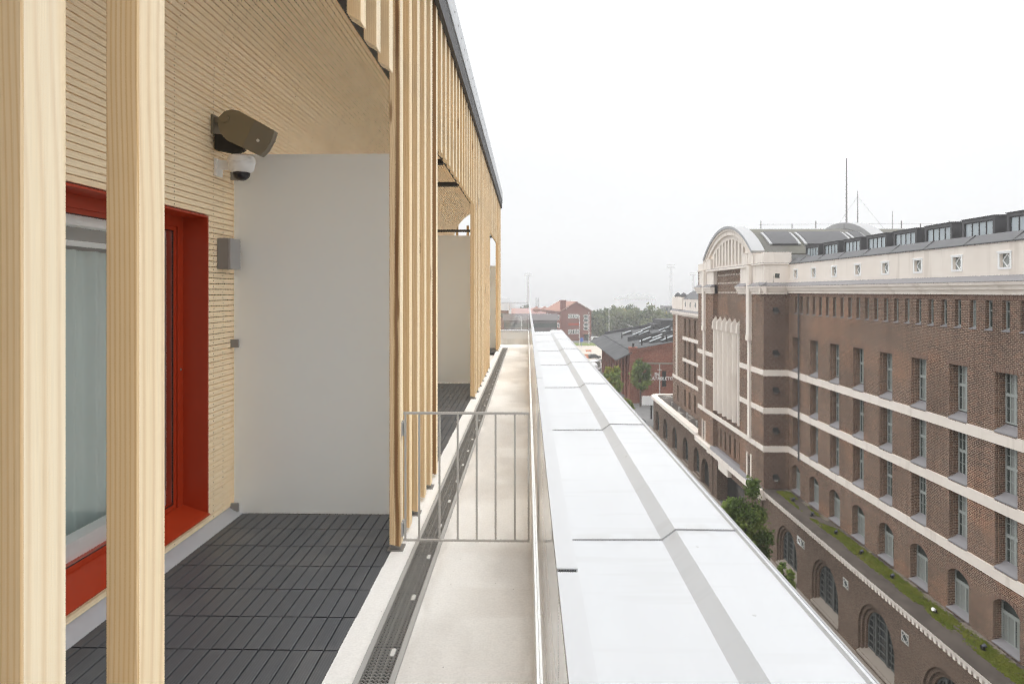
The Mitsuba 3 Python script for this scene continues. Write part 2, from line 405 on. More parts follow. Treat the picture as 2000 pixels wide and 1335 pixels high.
def tufts(n, x0, x1, y0, y1, zf, size, seed, dens=None):
    r = np.random.default_rng(seed)
    x, y = r.uniform(x0, x1, n), r.uniform(y0, y1, n)
    if dens is not None:
        keep = r.random(n) < dens(x, y); x, y = x[keep], y[keep]
    n = len(x)
    s = size * r.uniform(0.5, 1.3, n)
    a = r.uniform(0, 2 * math.pi, n)
    c = np.stack([x, y, np.full(n, zf)], 1)
    d1 = np.stack([np.cos(a), np.sin(a), r.uniform(-.2, .5, n)], 1) * s[:, None]
    d2 = np.stack([-np.sin(a), np.cos(a), r.uniform(-.2, .5, n)], 1) * s[:, None]
    up = np.stack([r.normal(0, .3, n), r.normal(0, .3, n), np.ones(n)], 1) * (s * r.uniform(.3, 1.0, n))[:, None]
    v = np.stack([c - d1, c + d1 * 0.6 + d2, c + d1 * 0.4 - d2, c + up], 1).reshape(-1, 3)
    f = np.array([[0, 1, 3], [1, 2, 3], [2, 0, 3]])
    return v, (f[None] + 4 * np.arange(n)[:, None, None]).reshape(-1, 3)

# ------------------------------------------------------------------ the terrace: floor and drain
struct('walkway', boxes((-0.79, 0.10, -1.6, 18.95, -0.25, -0.006), (-0.79, -0.672, -1.6, 18.95, -0.006, 0.0), (-0.508, 0.10, -1.6, 18.95, -0.006, 0.0)), 'mat_concrete')
dk = thing('drainage_channel', 'long narrow slotted steel drain grating let into the pale concrete walkway', 'drain')
put('rim', boxes((-0.670, -0.648, -1.6, 17.8, -0.005, 0.002), (-0.531, -0.510, -1.6, 17.8, -0.005, 0.002)), 'mat_rim', dk)
put('trough', boxes((-0.648, -0.531, -1.6, 17.8, -0.0055, -0.0035)), 'mat_black', dk)
def grating():
    parts = [B(-0.0585, -0.0565, 0, 0.494, -0.016, 0), B(0.0565, 0.0585, 0, 0.494, -0.016, 0), B(-0.0195, -0.0175, 0, 0.494, -0.016, 0.0004), B(0.0175, 0.0195, 0, 0.494, -0.016, 0.0004)]
    for i in range(24):
        y = 0.010 + i * 0.0206
        for lane in (-0.0375, 0.0, 0.0375):
            xs = np.linspace(lane - 0.0185, lane + 0.0185, 5)
            for k in range(4):
                ya, yb = y + (0.0045 if k % 2 else -0.0045), y + (-0.0045 if k % 2 else 0.0045)
                v = []
                for (x, yy) in ((xs[k], ya), (xs[k + 1], yb)):
                    for dy in (-0.0030, 0.0030):
                        v += [[x, yy + dy, -0.012], [x, yy + dy, -0.0006]]
                parts.append((np.array(v), np.array([[1, 5, 7], [1, 7, 3], [0, 1, 5], [0, 5, 4], [2, 6, 7], [2, 7, 3]])))
    return cat(parts)
gp = mikit.ply(move(grating(), (0, 0, 0.003)), 'mat_grating')
lp = mikit.ply(boxes((-0.009, 0.009, -0.027, 0.027, 0.003, 0.006)), 'mat_alu')
for i in range(36):
    y0 = -0.19 + i * 0.498
    if y0 + 0.498 > 17.8: break
    g = put('grate', gp, None, dk, to_world=at(-0.5895, y0, 0))
    put('latch', lp, None, g, to_world=at(-0.557, y0 + 0.45, 0))

# deck of dark composite boards
dv, PITCH_X, PITCH_Y = [], 0.0687, 0.283
def deck(name, y_end, n_rows, label, y_min):
    t = key_of(name); labels[t] = {'label': label, 'kind': 'structure'}
    put('bearer', boxes((-1.93, -0.786, -1.6 if y_min < 1 else y_min, y_end, -0.06, -0.03)), 'mat_black', t)
    rest, ruv = [], []
    for r in range(n_rows):
        y1 = y_end - r * PITCH_Y - 0.0025
        y0 = max(y1 - PITCH_Y + 0.0085, y_min)
        for c in range(17):
            x1 = -0.786 - c * PITCH_X
            x0 = max(x1 - PITCH_X + 0.0062, -1.93)
            if x1 - x0 < 0.02 or y1 - y0 < 0.02: continue
            z = RNG.uniform(-0.0008, 0.0008)
            m = prism(chamfer_rect(x0, x1, -0.028, 0.0 + z, 0.0025), y0, y1)
            uv = np.tile([RNG.random(), 0.5], (len(m[0]), 1))
            if r < 17: put('board', m, 'mat_deck', t, uv=uv)
            else: rest.append(m); ruv.append(uv)
    if rest: put('board_rest', cat(rest), 'mat_deck', t, uv=np.vstack(ruv), kind='stuff')
deck('terrace_deck', 4.462, 13, 'dark grey composite deck of the nearest terrace bay beside the red window', 0.8)
deck('terrace_deck', 10.9, 22, 'dark grey composite deck seen between posts in the second terrace bay', 4.50)
deck('terrace_deck', 17.8, 5, 'sliver of dark composite deck in the last terrace bay', 16.4)
struct('terrace_slab', boxes((-2.6, -0.79, -1.6, 18.95, -0.3, -0.07)), 'mat_concrete')

# ------------------------------------------------------------------ the timber building
hb = thing('timber_building', 'pale wooden rooftop storey with slim board cladding, curved soffit and metal eaves', 'building')
PIT, R, CX, CZ = 0.0357, 0.87, -1.13, 2.82
L1 = CZ - 0.05; L2 = R * math.pi / 2
def profile(s):
    if s < L1: return np.array([-2.0, 0.05 + s]), np.array([0, 1.0]), np.array([1.0, 0])
    if s < L1 + L2:
        a = (s - L1) / R
        return np.array([CX - R * math.cos(a), CZ + R * math.sin(a)]), np.array([math.sin(a), math.cos(a)]), np.array([math.cos(a), -math.sin(a)])
    return np.array([CX + s - L1 - L2, CZ + R]), np.array([1.0, 0]), np.array([0, -1.0])
def board_mesh(row, y0, y1):
    c, t, n = profile((row + 0.5) * PIT)
    h = PIT / 2 - 0.0021
    off = RNG.uniform(-0.0008, 0.0008)
    pts = [c + t * a * h + n * b for a, b in ((-1, -0.016 + off), (1, -0.016 + off), (1, -0.002 + off), (0.9, off), (-0.9, off), (-1, -0.002 + off))]
    v = np.array([[p[0], y, p[1]] for y in (y0, y1) for p in pts])
    f = [[i, (i + 1) % 6, (i + 1) % 6 + 6] for i in range(6)] + [[i, (i + 1) % 6 + 6, i + 6] for i in range(6)]
    f += [[0, i + 1, i] for i in range(1, 5)] + [[6, i + 6, i + 7] for i in range(1, 5)]
    uvy = [0.05, 0.95, 0.95, 0.9, 0.1, 0.05]
    seed = RNG.random()
    return (v, np.array(f)[:, ::-1]), np.array([[seed, u] for u in uvy + uvy])
NR = int((L1 + L2 + 0.25) / PIT)
STUD = [0.73, 1.33, 1.93, 2.53, 3.13, 3.73, 4.2, 5.06, 5.66, 6.26]
WY0, WY1, WZ0, WZ1 = 1.72, 4.101, 0.104, 1.97
far_m, far_uv, wall_n = [], [], 0
def segs(y0, y1, p):
    cuts = [y0]
    for s in STUD:
        if y0 + 0.5 < s < y1 - 0.5 and s - cuts[-1] > 1.1 and RNG.random() < p: cuts.append(s)
    return list(zip(cuts, cuts[1:] + [y1]))
for r in range(NR):
    z = profile((r + 0.5) * PIT)[0][1]
    on_wall = (r + 0.5) * PIT < L1
    if on_wall:
        spans = [(WY1 + 0.001, 4.459)] if WZ0 < z < WZ1 else segs(0.65, 4.459, 0.14)
        for a, b in ([(0.65, WY0)] if WZ0 < z < WZ1 else []):
            m, uv = board_mesh(r, a, b); far_m.append(m); far_uv.append(uv)
    else:
        spans = segs(0.65, 7.2, 0.22)
    for a, b in spans:
        m, uv = board_mesh(r, a + 0.0008, b - 0.0008)
        put('board', m, 'mat_board', hb, uv=uv)
    a = 4.461 if on_wall else 7.201
    while a < 18.0:
        b = min(a + RNG.uniform(2.4, 4.8), 18.0)
        m, uv = board_mesh(r, a, b - 0.002); far_m.append(m); far_uv.append(uv)
        a = b
put('board_field', cat(far_m), 'mat_board', hb, uv=np.vstack(far_uv), kind='stuff')
pts = [profile(s) for s in np.linspace(0, L1 + L2 + 0.24, 60)]
ins = [tuple(p[0] - p[2] * 0.020) for p in pts]; outs = [tuple(p[0] - p[2] * 0.06) for p in pts]
shell = Polygon(ins + outs[::-1])
cut = [prism(shell, 4.102, 18.0), prism(shell, -1.6, WY0)]
upper = shell.intersection(sbox(-3, WZ1 + 0.001, 0, 9)); lower = shell.intersection(sbox(-3, 0, 0, WZ0 - 0.001))
cut += [prism(upper, WY0 + .001, 4.101), prism(lower, WY0 + .001, 4.101)]
put('backing', cat(cut), 'mat_dark_steel', hb)
put('skirting', prism(Polygon([(-2.012, 0.048), (-1.928, 0.002), (-1.928, -0.03), (-2.012, -0.03)]), -1.6, 18.0), 'mat_skirt', hb)
put('roof', prism(Polygon([(-0.72, 3.99), (-0.72, 4.22), (-6.0, 5.9), (-12.0, 4.2), (-12, 3.9), (-2.2, 3.9)]), -1.6, 18.4), 'mat_roof', hb)
put('end_wall', boxes((-12, -2.07, 17.9, 18.1, -0.3, 3.9)), 'mat_plaster', hb)
put('lower_storeys', boxes((-12, 0.93, -1.6, 19.2, GZ, -0.31)), 'mat_plaster', hb)
put('soffit', boxes((-0.90, -0.70, -1.6, 18.4, 3.86, 3.985)), 'mat_dark_steel', hb)
put('eaves_trim', prism(Polygon([(-0.74, 3.80), (-0.700, 3.80), (-0.694, 3.985), (-0.74, 3.985)]), -1.6, 18.45), 'mat_dark_steel', hb)
put('eaves_flashing', prism(Polygon([(-0.705, 3.987), (-0.684, 3.987), (-0.680, 4.03), (-0.688, 4.25), (-0.705, 4.25)]), -1.6, 18.42), 'mat_sheet', hb)
rv = mikit.ply(lathe([(0.0, 0.0), (0.011, 0.0), (0.009, 0.004), (0.0, 0.006)], 8), 'mat_steel')
for i in range(40):
    put('rivet', rv, None, hb, to_world=T().translate([-0.6838, 5.6 + i * 0.327, 4.13]).rotate([0, 1, 0], 90))
# header beams and cross beams behind the slats
put('header_beam', boxes((-0.85, -0.803, -1.6, 18.2, 2.80, 2.97)), 'mat_dark_steel', hb)
for y in (1.6, 6.7, 8.1, 14.3, 15.9):
    put('cross_beam', boxes((-2.0, -0.851, y - 0.04, y + 0.04, 2.78, 2.828)), 'mat_dark_steel', hb)

# ------------------------------------------------------------------ posts and short slats
def slat_mesh(y0, z_bot, z_top, x1=-0.735, w=0.063, d=0.094, cutb=0.04):
    g = chamfer_rect(x1 - w, x1, y0, y0 + d, 0.003)
    m = trimesh.creation.extrude_polygon(g, 1.0, engine='earcut')
    m = trimesh.Trimesh(*trimesh.remesh.subdivide(m.vertices, m.faces), process=False) if False else m
    v = np.asarray(m.vertices).copy()
    fx = (x1 - v[:, 0]) / w
    v[:, 2] = np.where(v[:, 2] < 0.5, z_bot + cutb * fx, z_top)
    return v, np.asarray(m.faces)
def post_label(i, g):
    return POSTS[g][i]
foot_m = boxes((-0.045, 0.045, -0.05, 0.055, 0.0, 0.008), (-0.028, 0.028, -0.03, 0.03, 0.008, 0.05))
fp = mikit.ply(foot_m, 'mat_steel')
ORD = ['first', 'second', 'third', 'fourth', 'fifth', 'sixth', 'seventh', 'eighth', 'ninth', 'tenth', 'eleventh', 'twelfth', 'thirteenth']
posts = []
posts.append((0.952, 0, 'nearest big pale wooden post at the far left edge of the picture', 0.31))
posts.append((1.241, 1, 'second big pale wooden post in the foreground, before the red window', 0.12))
for i in range(6):
    posts.append((3.83 + 0.303 * i, (i + 0) % 2 == 0, f'{ORD[i]} tall wooden post of the group behind the gate' + (' with a dark heartwood streak' if i == 0 else ', dark brown on its front face, before the opening' if i == 5 else ''), 0.97 if i == 0 else 0.99 if i == 5 else RNG.uniform(0, 0.75)))
for i in range(13):
    posts.append((9.284 + 0.303 * i, i % 2 == 0, f'{ORD[i]} wooden post of the dense middle group beyond the second bay', RNG.uniform(0, 0.85)))
for i in range(6):
    posts.append((16.75 + 0.303 * i, i % 2 == 0, f'{ORD[i]} wooden post of the last group at the far end of the walkway', RNG.uniform(0, 0.6)))
for y, foot, lab, seed in posts:
    t = thing('timber_post', lab, 'post', 'tall timber posts along the walkway')
    m = slat_mesh(y, 0.028, 3.85, cutb=0.012)
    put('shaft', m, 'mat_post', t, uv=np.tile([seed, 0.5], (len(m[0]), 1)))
    if foot: put('foot', fp, None, t, to_world=at(-0.765, y + 0.045, 0.0))
for i in range(5):
    m = slat_mesh(0.649 - 0.303 * i, 0.028, 3.85, cutb=0.012)
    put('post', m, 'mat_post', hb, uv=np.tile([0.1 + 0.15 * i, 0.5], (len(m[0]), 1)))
for i, x in enumerate((-1.02, -1.31, -1.60, -1.89)):
    t = thing('end_post', f'{ORD[i]} short brown post from the walkway closing the far end of the terraces', 'post', 'posts closing the far end')
    m = slat_mesh(18.15, 0.02, 3.75 if x > -1.5 else 3.3, x1=x, cutb=0.0)
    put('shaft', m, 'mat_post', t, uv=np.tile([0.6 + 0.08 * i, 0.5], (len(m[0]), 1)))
def header(y0, n, label):
    t = thing('slat_header', label, 'slat screen', 'short hanging slat screens')
    for i in range(n):
        m = slat_mesh(y0 + 0.303 * i, 2.69, 3.85)
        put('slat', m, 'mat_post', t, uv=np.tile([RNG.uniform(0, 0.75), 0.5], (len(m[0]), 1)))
    put('rail', boxes((-0.799, -0.79, y0 - 0.1, y0 + 0.303 * n, 2.99, 3.04)), 'mat_dark_steel', t)
header(3.83 - 0.303 * 8, 8, 'short hanging wooden slats with slant-cut ends above the nearest terrace bay')
header(5.345 + 0.303, 12, 'short hanging wooden slats above the second terrace bay')
header(12.92 + 0.303, 11, 'short hanging wooden slats above the last terrace bay')

# ------------------------------------------------------------------ red window with curtain
w = thing('red_window', 'large window in a deep red metal frame with pale curtains behind the glass', 'window')
XF, XI = -1.985, -2.138
def ring(x0, x1, y0, y1, z0, z1, t):
    return boxes((x0, x1, y0, y1, z1 - t, z1), (x0, x1, y0, y1, z0, z0 + t), (x0, x1, y0, y0 + t, z0 + t, z1 - t), (x0, x1, y1 - t, y1, z0 + t, z1 - t))
put('casing', ring(XI - 0.10, XF, WY0, WY1, WZ0, WZ1, 0.012), 'mat_red', w)
put('sill', prism(Polygon([(XI + 0.001, 0.117), (XF + 0.018, 0.117), (XF + 0.018, 0.122), (XI + 0.001, 0.178)]), WY0 + 0.0125, WY1 - 0.0125), 'mat_red', w)
put('frame', ring(XI - 0.055, XI, WY0 + 0.0125, WY1 - 0.0125, WZ0 + 0.0125, WZ1 - 0.0125, 0.062), 'mat_red', w)
put('sash', ring(XI - 0.060, XI - 0.012, WY0 + 0.075, WY1 - 0.075, WZ0 + 0.075, WZ1 - 0.075, 0.024), 'mat_red', w)
put('gasket', ring(XI - 0.022, XI - 0.019, WY0 + 0.0995, WY1 - 0.0995, WZ0 + 0.0995, WZ1 - 0.0995, 0.004), 'mat_black', w)
put('pane', boxes((XI - 0.030, XI - 0.024, WY0 + 0.10, WY1 - 0.10, WZ0 + 0.10, WZ1 - 0.10)), 'mat_window_glass', w)
put('inner_frame', ring(XI - 0.15, XI - 0.064, WY0 + 0.03, WY1 + 0.10, WZ0 + 0.07, WZ1 - 0.03, 0.115), 'mat_white', w)
put('screw', move(rot(lathe([(0, 0), (0.008, 0), (0.006, 0.005), (0, 0.006)], 10), [0, 1, 0], 90), (XI + 0.0005, WY1 - 0.045, 1.02)), 'mat_steel', w)
ys = np.linspace(1.4, 5.3, 340)
xs = -2.42 + 0.028 * np.sin(ys * 34 + 2.5 * np.sin(ys * 3.1)) + 0.012 * np.sin(ys * 71 + 1.0)
cv = np.array([[x + dx, y, z] for x, y in zip(xs, ys) for dx, z in ((0, 0.13), (0, 1.72), (0.003, 1.72), (0.003, 0.13))])
cf = []
for i in range(len(ys) - 1):
    for k in range(4):
        a, b, c, d = 4 * i + k, 4 * i + (k + 1) % 4, 4 * i + 4 + (k + 1) % 4, 4 * i + 4 + k
        cf += [[a, b, c], [a, c, d]]
single('curtain', (cv, np.array(cf)), 'mat_curtain', 'pale grey-green curtain hanging in folds behind the window glass', 'curtain', smooth=True)
put('ventilation_grille', boxes((-2.36, -2.33, 1.4, 5.3, 1.765, 1.86)), 'mat_vent', w)
put('curtain_rail', boxes((-2.36, -2.325, 1.4, 5.3, 1.735, 1.762)), 'mat_white', w)
put('room', cat([B(-6.05, -6.0, 1.2, 5.5, 0.05, 2.4), B(-6.0, -2.34, 1.15, 1.2, 0.05, 2.4), B(-6.0, -2.34, 5.5, 5.55, 0.05, 2.4), B(-6.0, -2.34, 1.2, 5.5, 2.4, 2.45), B(-6.0, -2.34, 1.2, 5.5, 0.05, 0.1)]), 'mat_room', hb)

# ------------------------------------------------------------------ frosted screens
def screen(y, x0, x1, z1, label):
    t = thing('frosted_screen', label, 'privacy screen', 'frosted glass screens between terrace bays')
    put('pane', prism(Polygon([(x0, 0.002), (x1, 0.002), (x1, z1), (x0, z1)]), y, y + 0.012), 'mat_frost', t)
    for z in (0.045, 1.15, z1 - 0.15):
        put('clamp', boxes((x0 - 0.018, x0 + 0.035, y - 0.022, y - 0.001, z - 0.027, z + 0.027)), 'mat_grey', t)
    return t
screen(4.462, -1.985, -0.81, 2.427, 'large frosted white glass screen across the nearest terrace bay')
screen(10.93, -1.985, -0.81, 2.42, 'second frosted glass screen, seen between the post groups')
screen(-1.56, -1.985, -0.81, 2.427, 'frosted glass screen closing the terrace bay behind the viewpoint')
s3 = screen(17.6, -1.985, -0.80, 2.18, 'narrow glimpse of the farthest frosted glass screen with black clips')
for z in (0.1, 1.0, 1.8): put('edge_clip', boxes((-0.82, -0.79, 17.56, 17.597, z - 0.03, z + 0.03)), 'mat_black', s3)

# ------------------------------------------------------------------ flood lamp, camera, wall lamp
t = thing('floodlight', 'bronze angular floodlight on a bracket high on the clad wall', 'lamp')
bodyp = Polygon([(0.0, 0.02), (0.02, 0.075), (0.06, 0.108), (0.11, 0.118), (0.39, 0.098), (0.398, 0.03), (0.392, -0.04), (0.372, -0.098), (0.12, -0.098), (0.06, -0.075), (0.02, -0.03)])
def flood(poly, d0, d1):
    m = trimesh.creation.extrude_polygon(poly, d1 - d0, engine='earcut')
    v = np.asarray(m.vertices); v = np.stack([v[:, 0], d0 + v[:, 2], v[:, 1]], 1)
    return v, np.asarray(m.faces)[:, ::-1]
def place(m): return move(rot((m[0] * 0.92, m[1]), [0, 1, 0], 25), (-1.945, 4.16, 2.575))
put('housing', place(flood(bodyp.intersection(sbox(-1, -1, 0.235, 1)), -0.03, 0.03)), 'mat_bronze', t)
put('lamp_head', place(flood(bodyp.intersection(sbox(0.2365, -1, 1, 1)), -0.032, 0.032)), 'mat_bronze_dark', t)
put('hinge', place(cyl((0.045, -0.045, 0.03), (0.045, 0.045, 0.03), 0.028, 16)), 'mat_bronze', t)
put('bolt', place(cyl((0.315, -0.037, -0.01), (0.315, -0.0315, -0.01), 0.011, 12)), 'mat_alu', t)
put('bracket', boxes((-1.999, -1.985, 4.16, 4.27, 2.50, 2.62), (-1.9849, -1.92, 4.18, 4.25, 2.57, 2.605)), 'mat_bronze_dark', t)
put('cable_box', prism(Polygon([(-1.985, 2.50), (-1.985, 2.40), (-1.86, 2.375), (-1.80, 2.40), (-1.86, 2.49)]), 4.18, 4.23), 'mat_black', t)
t = thing('dome_camera', 'white dome security camera with a dark lens on a short wall arm', 'camera')
put('wall_arm', move(cat([B(-0.165, -0.150, -0.045, 0.045, -0.075, 0.035), B(-0.150, -0.03, -0.022, 0.022, -0.03, 0.028)]), (-1.835, 4.25, 2.315)), 'mat_white', t)
put('body', move(lathe([(0.001, 0.045), (0.060, 0.045), (0.078, 0.036), (0.084, 0.018), (0.084, -0.004), (0.081, -0.006), (0.081, -0.022), (0.072, -0.052), (0.055, -0.066), (0.001, -0.066)], 40), (-1.83, 4.22, 2.325)), 'mat_white', t, smooth=35)
put('band', move(lathe([(0.0845, 0.004), (0.087, 0.002), (0.087, -0.005), (0.0845, -0.007)], 40), (-1.83, 4.22, 2.325)), 'mat_white', t, smooth=35)
put('lens_dome', move(lathe([(0.054 * math.cos(a), -0.067 - 0.050 * math.sin(a)) for a in np.linspace(0, math.pi / 2 - .02, 10)], 32), (-1.83, 4.22, 2.325)), 'mat_dome', t, smooth=True)
t = thing('wall_lamp', 'small grey box-shaped wall lamp beside the frosted screen', 'lamp')
put('box', boxes((-1.998, -1.928, 4.245, 4.395, 1.645, 1.845)), 'mat_grey', t)
put('cover', boxes((-1.927, -1.912, 4.246, 4.394, 1.646, 1.844)), 'mat_zinc', t)

# ------------------------------------------------------------------ gate
t = thing('gate', 'low grey steel bar gate across the walkway, hinged on a wooden post', 'gate')
GY = 3.86
put('top_rail', boxes((-0.722, 0.012, GY - 0.006, GY + 0.006, 0.787, 0.801)), 'mat_gate', t)
put('bottom_rail', boxes((-0.722, 0.012, GY - 0.006, GY + 0.006, 0.050, 0.062)), 'mat_gate', t)
for u in (790.8, 818, 858, 893.8, 931, 968, 1005.6, 1032.5):
    x = (u - 1030) / 1300 * GY
    put('bar', boxes((x - 0.0055, x + 0.0055, GY - 0.0045, GY + 0.0045, 0.0625, 0.7865)), 'mat_gate', t)
for z in (0.115, 0.70):
    put('hinge', cat([cyl((-0.724, GY + 0.035, z - 0.045), (-0.724, GY + 0.035, z + 0.045), 0.012, 14), B(-0.7345, -0.7255, GY + 0.0, GY + 0.07, z - 0.04, z + 0.04), B(-0.722, -0.712, GY + 0.0055, GY + 0.035, z - 0.03, z + 0.03)]), 'mat_galv', t, smooth=40)

# ------------------------------------------------------------------ parapet, metal coping, glass railing
t = thing('parapet', 'long low parapet covered with wide white folded metal sheets along the roof edge', 'parapet')
put('kerb', boxes((0.026, 0.9, -1.6, 19.02, -0.02, 0.27)), 'mat_concrete', t)
seam = [0.648 + 2.437 * k for k in range(-1, 8)] + [19.05]
prof = [(0.085, 0.33), (0.085, 0.350), (0.620, 0.3545), (0.684, 0.402), (0.955, 0.400), (0.962, 0.411), (0.972, 0.411), (0.974, 0.25), (0.968, 0.25)]
under = [(0.968, 0.390), (0.690, 0.392), (0.624, 0.344), (0.085, 0.34)]
for i, (a, b) in enumerate(zip(seam, seam[1:])):
    dz = RNG.uniform(-0.0008, 0.0008)
    pg = Polygon([(x, z + dz) for x, z in prof[1:]] + under)
    put('coping_sheet', prism(pg, a + 0.0025, b - 0.0025), 'mat_sheet', t)
for s in seam[1:-1]:
    pg = Polygon([(0.13, 0.351), (0.622, 0.3555), (0.685, 0.403), (0.954, 0.401), (0.954, 0.4065), (0.6835, 0.4085), (0.6195, 0.361), (0.13, 0.3565)])
    put('standing_seam', prism(pg, s - 0.002, s + 0.002), 'mat_seam', t)
put('drip_edge', boxes((0.976, 0.984, -1.6, 19.05, 0.235, 0.408)), 'mat_zinc', t)
put('front_board', boxes((0.9, 0.966, -1.6, 19.02, -0.31, 0.24)), 'mat_plaster', t)
t = thing('end_parapet', 'low grey end wall with a white top closing the far end of the walkway', 'parapet')
put('wall', boxes((-3.0, 0.024, 18.96, 19.2, -0.02, 0.16)), 'mat_concrete', t)
put('fascia', boxes((-3.0, 0.024, 18.93, 18.959, 0.155, 0.355)), 'mat_alu', t)
put('coping', boxes((-3.0, 0.024, 18.915, 19.25, 0.356, 0.393)), 'mat_sheet', t)
t = thing('glass_railing', 'frameless glass balustrade seen almost edge-on along the walkway', 'railing')
put('base_shoe', boxes((0.027, 0.034, -1.6, 18.93, 0.235, 0.385), (0.0595, 0.072, -1.6, 18.93, 0.275, 0.385)), 'mat_alu', t)
put('shoe_trim', boxes((0.0275, 0.0355, -1.6, 18.93, 0.386, 0.392), (0.0585, 0.071, -1.6, 18.93, 0.386, 0.392)), 'mat_white', t)
gj = [-1.6, 0.776, 2.5, 4.24, 5.98, 7.72, 9.46, 11.2, 12.94, 14.68, 16.42, 18.9]
for a, b in zip(gj, gj[1:]):
    put('glass_panel', boxes((0.0362, 0.0572, a + 0.002, b - 0.002, 0.29, 1.165)), 'mat_glass', t)
    put('cap_rail', boxes((0.0345, 0.0589, a + 0.005, b - 0.005, 1.1655, 1.176)), 'mat_rail', t)
for y in gj[1:-1]:
    put('joint_strip', boxes((0.0365, 0.057, y - 0.0045, y + 0.0045, 1.150, 1.1745)), 'mat_black', t)
t = thing('end_railing', 'glass balustrade panel facing the camera at the far end of the walkway', 'railing')
put('glass_panel', boxes((-2.6, 0.030, 19.05, 19.07, 0.394, 1.165)), 'mat_window_glass', t)
put('edge_trim', boxes((-2.6, 0.030, 19.046, 19.074, 1.1655, 1.175)), 'mat_zinc', t)

# ================================================================== the brick building opposite
bb = thing('brick_building', 'huge brown brick building with cream bands, an arched gable and rows of deep windows', 'building')
X0 = 24.0
BAY = 3.73
centers = [33.94 + BAY * k for k in range(-3, 8)]
WALL = sbox(22, -16.62, 61.7, 1.33)
holes_o, holes_i, WINS = [], [], []
for yc in centers:
    for zt, zb in ((-2.60, -5.66), (-6.30, -9.11), (-9.76, -12.62)):
        holes_i.append(sbox(yc - 0.70, zb, yc + 0.70, zt)); holes_o.append(sbox(yc - 0.78, zb, yc + 0.78, zt))
        WINS.append(('rect', yc, zb, zt))
    p = seg_poly(yc, 1.86, -16.45, -14.36, 0.46); holes_i.append(p); holes_o.append(p); WINS.append(('arch', yc, -16.45, -13.9))
smalls = [33.94 + BAY / 3 * k for k in range(-9, 22)]
for yc in smalls:
    p = sbox(yc - 0.26, -0.50, yc + 0.26, 1.04); holes_i.append(p); holes_o.append(p); WINS.append(('small', yc, -0.5, 1.04))
put('wall', cat([slab(WALL.difference(unary_union(holes_o)), X0, X0 + 0.14), slab(WALL.difference(unary_union(holes_i)), X0 + 0.1405, X0 + 0.62)]), 'mat_brick', bb, label='long brick wall of the main wing')
def frame_mesh(w, h, mull, trans, t=0.075, bars=()):
    bs = [B(0, .09, -w / 2, -w / 2 + t, 0, h), B(0, .09, w / 2 - t, w / 2, 0, h), B(0, .09, -w / 2 + t, w / 2 - t, h - t, h), B(0, .09, -w / 2 + t, w / 2 - t, 0, t)]
    for y, tt in mull: bs.append(B(0.004, .086, y - tt / 2, y + tt / 2, t, h - t))
    for z, tt in trans: bs.append(B(-0.02, .08, -w / 2 + t, w / 2 - t, z - tt / 2, z + tt / 2))
    for z in bars: bs.append(B(0.02, .07, -w / 2 + t, w / 2 - t, z - .015, z + .015))
    return cat(bs)
H1 = 2.62
fr_rect = mikit.ply(frame_mesh(1.40, H1, [(0.0, 0.16), (-0.36, 0.05), (0.36, 0.05)], [(1.45, 0.16)], bars=(0.75, 2.05)), 'mat_winframe')
pn_rect = mikit.ply(boxes((0.05, 0.06, -0.64, 0.64, 0.05, H1 - 0.05)), 'mat_pane')
bl_rect = mikit.ply(boxes((0.042, 0.049, 0.08, 0.34, 0.06, H1 - 0.06)), 'mat_blind')
sl_rect = mikit.ply(prism(Polygon([(-0.06, -0.02), (-0.06, 0.05), (0.47, 0.40), (0.47, -0.02)]), -0.79, 0.79), 'mat_sill')
fr_small = mikit.ply(frame_mesh(0.52, 1.42, [], [(0.9, 0.05)], t=0.06), 'mat_winframe')
pn_small = mikit.ply(boxes((0.04, 0.05, -0.22, 0.22, 0.04, 1.4)), 'mat_pane')
bl_small = mikit.ply(boxes((0.04, 0.05, -0.22, 0.22, 0.04, 1.4)), 'mat_blind')
sl_small = mikit.ply(prism(Polygon([(-0.05, -0.03), (-0.05, 0.02), (0.27, 0.12), (0.27, -0.03)]), -0.30, 0.30), 'mat_sill')
ap = seg_poly(0, 1.86, 0.0, 1.98, 0.46)
fr_arch = mikit.ply(cat([slab(ap.difference(ap.buffer(-0.085)), 0, 0.09), slab(unary_union([sbox(-0.05, 0.05, 0.05, 1.5), sbox(-0.9, 1.42, 0.9, 1.60), sbox(-0.5, 0.05, -0.45, 1.45), sbox(0.45, 0.05, 0.5, 1.45)]).intersection(ap.buffer(-0.08)), 0.004, 0.085)]), 'mat_winframe')
pn_arch = mikit.ply(slab(ap.buffer(-0.06), 0.05, 0.06), 'mat_pane')
bl_arch = mikit.ply(boxes((0.04, 0.049, -0.82, -0.1, 0.1, 1.45), (0.04, 0.049, 0.1, 0.82, 0.1, 1.45)), 'mat_blind')
sl_arch = mikit.ply(prism(Polygon([(-0.08, -0.06), (-0.08, 0.0), (0.42, 0.13), (0.42, -0.06)]), -0.97, 0.97), 'mat_sill')
so_rect = mikit.ply(boxes((-0.006, 0.02, -0.95, 0.95, 0.0, 0.24)), 'mat_soldier')
ring_o = seg_poly(0, 2.5, 0.0, 2.06, 0.58); ring_i = seg_poly(0, 1.86, -0.1, 1.98, 0.46)
so_arch = mikit.ply(slab(ring_o.difference(ring_i).intersection(sbox(-1.1, 1.95, 1.1, 4)), -0.006, 0.02), 'mat_soldier')
